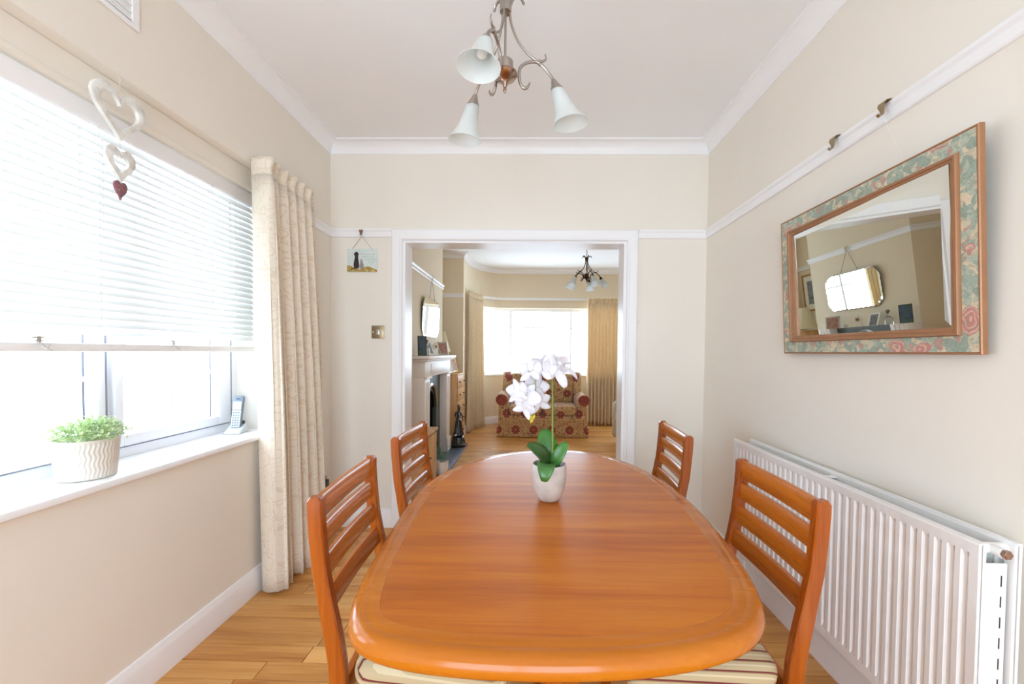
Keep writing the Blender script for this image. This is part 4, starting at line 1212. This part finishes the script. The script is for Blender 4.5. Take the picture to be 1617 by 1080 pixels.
# cream armchair just showing at the right of the opening
am_ = thing('armchair', 'pale cream armchair just showing behind the right side of the opening', 'armchair', (1.595, 5.55, 0))
def abuild(n, *b, bev=0.04): return MB().box(*b).build(n, M['creamchair'], am_, bevel=bev, seg=4, smooth=60)
abuild('seat_base', -0.36, 0.40, -0.36, 0.36, 0.06, 0.32, bev=0.03); abuild('seat_cushion', -0.40, 0.20, -0.26, 0.26, 0.32, 0.46)
abuild('backrest', 0.18, 0.42, -0.34, 0.34, 0.30, 0.92, bev=0.07)
for s in (-1, 1):
    a_, b_ = sorted((s * 0.26, s * 0.40)); abuild('armrest', -0.42, 0.34, a_, b_, 0.08, 0.60, bev=0.06)
for x in (-0.3, 0.34):
    for y in (-0.3, 0.3): MB().box(x - .02, x + .02, y - .02, y + .02, 0, .07).build('foot', M['cz'], am_, smooth=0)

# ================================================================== FIREPLACE
fp = thing('fireplace_surround', 'cream painted mantelpiece around the iron fireplace', 'mantelpiece', (-1.10, 4.64, 0))
SX = -1.03
MB().box(CX, -0.968, 3.925, 5.335, 1.202, 1.234).build('mantel_shelf', M['surround'], fp, world=True, bevel=0.005)
MB().box(CX, -0.995, 3.955, 5.305, 1.180, 1.202).build('shelf_moulding', M['surround'], fp, world=True, bevel=0.008)
MB().box(CX, SX, 4.00, 5.255, 1.02, 1.18).build('frieze', M['surround'], fp, world=True, bevel=0.002)
MB().box(SX - 0.002, SX + 0.006, 4.24, 5.02, 1.045, 1.155).build('frieze_panel', M['surround'], fp, world=True, bevel=0.004)
for (a, b) in ((4.00, 4.20), (5.055, 5.255)):
    pi_ = MB().box(CX, SX, a, b, 0.0, 1.02).build('pilaster', M['surround'], fp, world=True, bevel=0.003)
    MB().box(SX - 0.002, SX + 0.018, a - 0.01, b + 0.01, 0.04, 0.20).build('plinth_block', M['surround'], pi_, world=True, bevel=0.004)
    MB().box(SX - 0.01, SX + 0.022, a - 0.008, b + 0.008, 1.005, 1.022).build('capital', M['surround'], pi_, world=True, bevel=0.003)
    for yy in (a + 0.05, a + 0.10, a + 0.15): MB().box(SX, SX + 0.005, yy - 0.008, yy + 0.008, 0.24, 0.97).build('reed', M['surround'], pi_, world=True, bevel=0.002, seg=1)
ins = thing('fireplace_insert', 'dark cast-iron arched fireplace grate', 'fireplace', (-1.12, 4.63, 0))
# plate with arched opening
y0, y1, zt_, ya, yb_, zs_ = 4.20, 5.055, 1.02, 4.40, 4.86, 0.62
pl = MB(); n = 20
outer, inner = [], []
arc = [(4.63 - 0.23 * math.cos(PI * i / n), zs_ + 0.27 * math.sin(PI * i / n)) for i in range(n + 1)]
inn_ = [(ya, 0.04)] + arc + [(yb_, 0.04)]
for (y, z) in inn_:
    dx, dz = y - 4.63, z - 0.5
    k = min((0.4275 / abs(dx)) if dx else 9, ((zt_ - 0.5) / dz) if dz > 0 else 9)
    if z == 0.04: outer.append((y0 if y < 4.63 else y1, 0.04))
    else: outer.append((4.6275 + dx * k, 0.5 + dz * k))
pl.loft([[(x, a, b) for a, b in P] for x, P in ((-1.15, outer), (-1.118, outer), (-1.118, inn_), (-1.16, inn_))], cap=False, closed=False)
pl.build('iron_plate', M['ash'], ins, world=True, smooth=30)
ab = MB(); R1 = [(4.63 - 0.262 * math.cos(PI * i / n), zs_ + 0.305 * math.sin(PI * i / n)) for i in range(n + 1)]
ab.loft([[(-1.112, y, z), (-1.100, 4.63 + (y - 4.63) * .94, zs_ + (z - zs_) * .94), (-1.112, 4.63 + (y - 4.63) * .86, zs_ + (z - zs_) * .86), (-1.120, y, z)] for y, z in R1])
tag(ab.build('arch_moulding', M['chrome'], ins, world=True, smooth=40), 'polished silver arch band')
ab = MB(); ab.loft([[(-1.13, 4.63 - r_ * math.cos(PI * i / n), zs_ + r_ * 1.12 * math.sin(PI * i / n)) for r_ in (0.225, 0.19)] + [(-1.17, 4.63 - r_ * math.cos(PI * i / n), zs_ + r_ * 1.12 * math.sin(PI * i / n)) for r_ in (0.19, 0.225)] for i in range(n + 1)])
ab.build('inner_arch', M['black'], ins, world=True, smooth=40)
MB().box(-1.44, -1.43, 4.30, 4.98, 0.03, 0.88).box(-1.44, -1.17, 4.30, 4.31, 0.03, 0.88).box(-1.44, -1.17, 4.97, 4.98, 0.03, 0.88).box(-1.44, -1.17, 4.30, 4.98, 0.87, 0.88).build('firebox', M['black'], ins, world=True, smooth=0)
for i in range(7):
    y = 4.44 + i * 0.063
    MB().tube([(-1.11, y, 0.10), (-1.095, y, 0.20), (-1.11, y, 0.28)], 0.006, 6).build('grate_bar', M['black'], ins, world=True)
MB().box(-1.13, -1.10, 4.41, 4.85, 0.275, 0.29).box(-1.13, -1.10, 4.41, 4.85, 0.09, 0.105).build('grate_rail', M['black'], ins, world=True, smooth=0)
he = MB().box(-1.44, -0.842, 3.98, 5.56, 0.0, 0.038)
tag(he.build('hearth_slab', M['slate'], None, bevel=0.004), 'grey slate hearth slab before the fireplace', 'hearth')

# figurine
fg = thing('figurine', 'black glossy figurine of a robed lady on a round base, standing on the hearth', 'figurine', (-0.938, 5.36, 0.039), R(0))
MB().lathe([(0.098, 0), (0.100, 0.01), (0.100, 0.03), (0.090, 0.04), (0.086, 0.085), (0.078, 0.10), (0.074, 0.125), (0.05, 0.14), (0.0, 0.142)], n=40).build('round_base', M['blackgloss'], fg, smooth=40)


fv = [(0, 0, .325), (0.0, 0, .365), (.004, 0, .41), (.002, 0, .445), (.004, 0, .466), (.006, 0, .492), (.006, 0, .522),
      (-.034, 0, .440), (-.045, .004, .395), (-.020, -.028, .365), (.034, 0, .438), (.048, -.006, .395), (.060, -.022, .352), (.070, -.030, .342),
      (-.018, 0, .25), (-.026, 0, .17), (-.030, .004, .135), (.018, 0, .25), (.024, -.006, .17), (.026, -.012, .138)]
fe = [(0, 1), (1, 2), (2, 3), (3, 4), (4, 5), (5, 6), (3, 7), (7, 8), (8, 9), (3, 10), (10, 11), (11, 12), (12, 13), (0, 14), (14, 15), (15, 16), (0, 17), (17, 18), (18, 19)]
frd = [(.034, .026), (.026, .020), (.034, .024), (.026, .018), .011, .022, .020, .014, .010, .007, .014, .010, .008, .006, (.030, .028), (.032, .028), (.026, .026), (.030, .028), (.032, .028), (.026, .026)]
def skin_safe(name, verts, edges, radii, mat, parent):
    me = bpy.data.meshes.new(name); me.from_pydata(verts, edges, [])
    o = bpy.data.objects.new(name, me); C.objects.link(o); o.parent = parent
    md = o.modifiers.new('skin', 'SKIN'); md.use_smooth_shade = True
    if len(me.skin_vertices) == 0:
        bm = bmesh.new(); bm.from_mesh(me); bm.verts.layers.skin.verify(); bm.to_mesh(me); bm.free()
    dat = me.skin_vertices[0].data
    for i, r_ in enumerate(radii): dat[i].radius = r_ if isinstance(r_, tuple) else (r_, r_)
    dat[0].use_root = True
    s = o.modifiers.new('sub', 'SUBSURF'); s.levels = 2; s.render_levels = 2
    me.materials.append(mat); return o


skin_safe('figure_body', fv, fe, frd, M['blackgloss'], fg)
dr = [(0.066, .148), (0.062, .17), (0.052, .22), (0.046, .28), (0.040, .33), (0.028, .365), (0.026, .372)]
MB().lathe(dr, (0, 0, 0), 40, None, False, lambda a, z: 0.10 * math.sin(9 * a) * max(0, (0.34 - z) / .2)).build('robe', M['blackgloss'], fg, smooth=60)
MB().lathe([(0.012, -.02), (.017, -.01), (.018, 0), (.014, .012), (.004, .018)], (.0, .012, .530), 16).build('hair_bun', M['blackgloss'], fg)
tag(MB().tube(spline([(.012, -.026, .43), (.022, -.030, .40), (.012, -.030, .37), (.040, -.034, .345), (.066, -.036, .350)]), .004, 6).build('silver_highlight', M['silver'], fg), 'silver highlight strand on the figure')  # highlight on the black gloss figure, put in as a silver tube
tag(MB().lathe([(0.001, -.016), (.012, -.01), (.015, 0), (.010, .012), (.001, .016)], (-.022, -.072, .158), 12).build('side_ornament', M['surround'], fg), 'pale ornament at her feet')

# ------------------------------------------------------------------ chest, cabinet
cd = thing('chest_of_drawers', 'pale oak chest of drawers in the alcove beyond the fireplace', 'drawers', (-1.24, 5.86, 0))
MB().box(-1.48, -1.00, 5.56, 6.16, 0.03, 0.95).build('carcass', M['oak'], cd, world=True, bevel=0.003)
MB().box(-1.485, -0.985, 5.55, 6.17, 0.95, 0.972).build('top', M['oak'], cd, world=True, bevel=0.004)
MB().box(-1.47, -1.01, 5.57, 6.15, 0.0, 0.03).build('plinth', M['oak'], cd, world=True, smooth=0)
for i in range(5):
    z = 0.06 + i * 0.178
    d = MB().box(-1.0, -0.988, 5.58, 6.14, z, z + 0.168).build('drawer', M['oak'], cd, world=True, bevel=0.004)
    for y in (5.70, 6.02): MB().lathe([(.006, 0), (.005, .010), (.013, .016), (.011, .022), (0, .024)], (-0.988, y, z + 0.085), 14, Matrix.Rotation(R(90), 3, 'Y')).build('knob', M['bronze'], d, world=True)
cb = thing('low_cabinet', 'low pale oak cabinet in the near alcove, behind the far left dining chair', 'cabinet', (-1.16, 3.58, 0))
MB().box(-1.47, -0.905, 3.22, 3.93, 0.02, 0.525).build('carcass', M['oak'], cb, world=True, bevel=0.003)
MB().box(-1.48, -0.885, 3.20, 3.95, 0.525, 0.552).build('top', M['oak'], cb, world=True, bevel=0.004)
MB().box(-1.46, -0.92, 3.24, 3.91, 0.0, 0.02).build('plinth', M['oak'], cb, world=True, smooth=0)
for a, b in ((3.24, 3.57), (3.58, 3.91)):
    d = MB().box(-0.905, -0.892, a, b, 0.04, 0.51).build('door', M['oak'], cb, world=True, bevel=0.004)
    MB().lathe([(.006, 0), (.005, .010), (.012, .016), (0, .022)], (-0.892, b - .04 if a < 3.5 else a + .04, .33), 14, Matrix.Rotation(R(90), 3, 'Y')).build('knob', M['bronze'], d, world=True)

# floor plant by the hearth
fpn = thing('potted_greenery', 'pale green leafy sprigs in a cream pot beside the hearth', 'plant', (-0.885, 4.12, 0.038))
MB().lathe([(0.045, 0), (0.060, 0.06), (0.066, 0.125), (0.066, 0.135), (0.060, 0.135), (0.058, 0.12), (0, 0.118)], n=32, cap=False).build('pot', M['surround'], fpn, smooth=50)
rg = random.Random(11); fo = MB()
for i in range(26):
    a = rg.uniform(0, 2 * PI); r1 = rg.uniform(.02, .085); tp = Vector((r1 * math.cos(a), r1 * math.sin(a), rg.uniform(.18, .30))); b_ = Vector((.2 * tp.x, .2 * tp.y, .12))
    fo.tube([b_, b_.lerp(tp, .6), tp], 0.001, 3)
    for k in range(7):
        c_ = b_.lerp(tp, .3 + .7 * k / 6); d_ = Vector((rg.uniform(-1, 1), rg.uniform(-1, 1), rg.uniform(-.2, .8))).normalized() * .020; sd = d_.cross(Vector((0, 0, 1))).normalized() * .009
        fo.add([c_, c_ + d_ * .5 + sd, c_ + d_, c_ + d_ * .5 - sd], [(0, 1, 2, 3)])
tag(fo.build('foliage', M['euca'], fpn, smooth=0), kind='stuff')

# ------------------------------------------------------------------ mantel things
MZ = 1.235


def photo(name, label, cat, loc, rz, w_, h_, fw, fmat, pmat, lean=-12, group=None, mount=0.0, stand=True):
    t = thing(name, label, cat, loc, rz, group, rx=R(lean))
    fr_ = MB()
    def rc(i, y): return [(-w_ / 2 + i, y, i), (w_ / 2 - i, y, i), (w_ / 2 - i, y, h_ - i), (-w_ / 2 + i, y, h_ - i)]
    fr_.loft([rc(0, 0.0), rc(0, -0.010), rc(fw * .3, -0.013), rc(fw, -0.009), rc(fw, 0.0)], cap=False)
    fr_.build('frame', fmat, t, smooth=30)
    MB().box(-w_ / 2 + .002, w_ / 2 - .002, -0.002, 0.0, .002, h_ - .002).build('backing', M['dark'], t, smooth=0)
    if mount: MB().add(rc(fw, -0.0055), [(0, 1, 2, 3)]).build('mount', M['mat'], t, smooth=0)
    MB().add(rc(fw + mount, -0.006), [(0, 1, 2, 3)]).build('picture', pmat, t, smooth=0)
    if stand: MB().loft([[(-.02, 0, h_ * .7), (.02, 0, h_ * .7), (.02, .003, h_ * .7), (-.02, .003, h_ * .7)], [(-.03, h_ * .30, .012), (.03, h_ * .30, .012), (.03, h_ * .30 + .003, .012), (-.03, h_ * .30 + .003, .012)]]).build('strut', M['dark'], t, smooth=0)
    return t


photo('photo_block', 'tall dark seascape picture at the near end of the mantel', 'picture', (-1.06, 4.00, MZ), R(50), 0.095, 0.195, 0.003, M['dark'], M['seapic'], -3, stand=False)
bt = thing('glass_decanter', 'clear glass decanter with a stopper on the mantel', 'decanter', (-1.07, 4.21, MZ))
MB().lathe([(.032, 0), (.034, .01), (.034, .07), (.028, .085), (.012, .10), (.010, .125), (.014, .13)], n=28).build('bottle', M['bottle'], bt, smooth=50)
MB().lathe([(.007, .125), (.008, .135), (.016, .142), (.018, .152), (.012, .165), (0, .168)], n=20).build('stopper', M['chain'], bt, smooth=50)
photo('framed_photo', 'white photo frame with a black back, leaning on the mantel', 'picture frame', (-1.06, 4.40, MZ + .002), R(75), 0.11, 0.155, 0.018, M['paper'], M['greypic'], -22)
ck = thing('mantel_clock', 'small white skeleton clock on the mantel', 'clock', (-1.07, 4.60, MZ), R(60))
MB().box(-.045, .045, -.025, .025, 0, .014).build('base', M['clockwhite'], ck, bevel=.004)
for x in (-.032, .032): MB().lathe([(.006, .014), (.008, .03), (.005, .05), (.007, .085), (.004, .10)], (x, 0, 0), 12).build('pillar', M['clockwhite'], ck)
MB().lathe([(.032, -.010), (.034, 0), (.032, .010)], (0, 0, .098), 28, Matrix.Rotation(R(90), 3, 'X')).build('dial', M['clockwhite'], ck)
MB().lathe([(.018, .010), (.018, .0115)], (0, 0, .098), 20, Matrix.Rotation(R(90), 3, 'X')).build('dial_face', M['gold'], ck)
MB().lathe([(.012, .126), (.008, .14), (.0, .148)], n=14).build('finial', M['clockwhite'], ck)
for i, (y, lb) in enumerate(((4.755, 'small metal ornament on the mantel, nearer the clock'), (4.80, 'small metal ornament on the mantel, nearer the brown photo'))):
    t = thing('mantel_ornament', lb, 'ornament', (-1.05 - .02 * i, y, MZ), 0, 'small mantel ornaments')
    MB().lathe([(.014, 0), (.014, .004), (.004, .008), (.004, .025), (.012, .035), (.014, .052), (.012, .052), (.010, .036), (0, .03)], n=16, cap=False).build('cup', M['silver'], t, smooth=50)
photo('framed_photo', 'silver frame with a warm brown family photo at the far end of the mantel', 'picture frame', (-1.06, 4.98, MZ + .002), R(45), 0.14, 0.16, 0.016, M['silver'], M['familypic'], -12)

# living-room scalloped mirror
lmr = thing('wall_mirror', 'frameless scalloped-edge mirror hung above the fireplace', 'mirror', (CX + 0.004, 4.745, 1.452), 0, ry=R(2.5))
W2, H2 = 0.395, 0.415
sc_ = []
def sc_edge():
    P = []; c = 0.075
    base = [(-W2 + c, 0), (W2 - c, 0), (W2, c), (W2, H2 - c), (W2 - c, H2), (-W2 + c, H2), (-W2, H2 - c), (-W2, c)]
    for i in range(8):
        a, b = Vector(base[i]), Vector(base[(i + 1) % 8]); L = (b - a).length; d = (b - a) / L; nn = Vector((d.y, -d.x)); k = max(2, round(L / 0.075))
        for j in range(k * 5):
            s = j / (k * 5); P.append(a + d * L * s + nn * (0.007 * abs(math.sin(PI * k * s))))
    return P
ed = sc_edge(); cc = Vector((0, H2 / 2))
def at_(k, x): return [(x, (cc + (p - cc) * k).x, (cc + (p - cc) * k).y) for p in ed]
MB().loft([at_(.98, 0.002), at_(1.0, 0.010)], cap=False).build('mirror_edge', M['dark'], lmr, smooth=0)
MB().loft([at_(1.0, 0.010), at_(.95, 0.0125)], cap=False).build('bevel', M['mirror'], lmr, smooth=0)
MB().add(at_(.95, 0.0125), [tuple(range(len(ed)))]).build('mirror_glass', M['mirror'], lmr, smooth=0)
MB().add(at_(.97, 0.0025), [tuple(range(len(ed)))]).build('backing', M['dark'], lmr, smooth=0)
for s in (-.13, .13): MB().tube([(0.008, s, H2), (-0.008, 0, 0.665)], 0.0022, 6).build('hanging_chain', M['chain'], lmr)
picture_hook('metal hook on the chimney breast rail above the scalloped mirror', (CX + 0.024, 4.745, 2.115), R(90), 'brass')
photo('framed_picture', 'gold-framed grey picture hung on the alcove wall', 'picture', (LX + 0.02, 5.86, 1.50), R(90), 0.48, 0.52, 0.028, M['gold'], M['greypic'], 0, mount=0.07, stand=False)
picture_hook('metal hook on the alcove rail above the gold-framed picture', (LX + 0.024, 5.86, 2.115), R(90), 'brass')

# lamp etc. on chest
lp_ = thing('table_lamp', 'table lamp with a pleated cream cone shade on the oak chest', 'lamp', (-1.265, 5.80, 0.973))
MB().lathe([(.06, 0), (.062, .012), (.03, .02), (.014, .04), (.022, .08), (.040, .13), (.030, .19), (.012, .23), (.008, .30)], n=28).build('base', M['lampbase'], lp_, smooth=50)
MB().lathe([(.130, .30), (.1285, .302), (.052, .585), (.050, .588)], n=120, cap=False, ribs=lambda a, z: .018 * math.sin(40 * a)).build('shade', M['lampcream'], lp_, smooth=60, solid=0.002)
photo('framed_picture', 'small gold-framed picture leaning on top of the oak chest', 'picture', (-1.10, 5.97, 0.980), R(70), 0.17, 0.22, 0.02, M['gold'], M['familypic'], -16)
photo('framed_picture', 'white card frame leaning at the near edge of the oak chest', 'picture', (-1.10, 5.68, 0.981), R(70), 0.15, 0.19, 0.02, M['paper'], M['mat'], -20)
cpn = thing('potted_greenery', 'small bright green plant in a brown pot on the oak chest, behind the lamp', 'plant', (-1.38, 6.04, 0.973))
MB().lathe([(0.035, 0), (0.045, 0.07), (0.047, 0.08), (0.04, 0.08), (0.0, 0.07)], n=24, cap=False).build('pot', M['twine'], cpn, smooth=50)
fo = MB()
for i in range(40):
    a = rg.uniform(0, 2 * PI); r1 = rg.uniform(.02, .07); c_ = Vector((r1 * .4 * math.cos(a), r1 * .4 * math.sin(a), .075)); tp = Vector((r1 * math.cos(a), r1 * math.sin(a), rg.uniform(.11, .19)))
    leaf_mesh(fo, c_, tp, .02, (0.3, .2, 1), .01, n=3)
tag(fo.build('foliage', M['green'], cpn, smooth=0), kind='stuff')
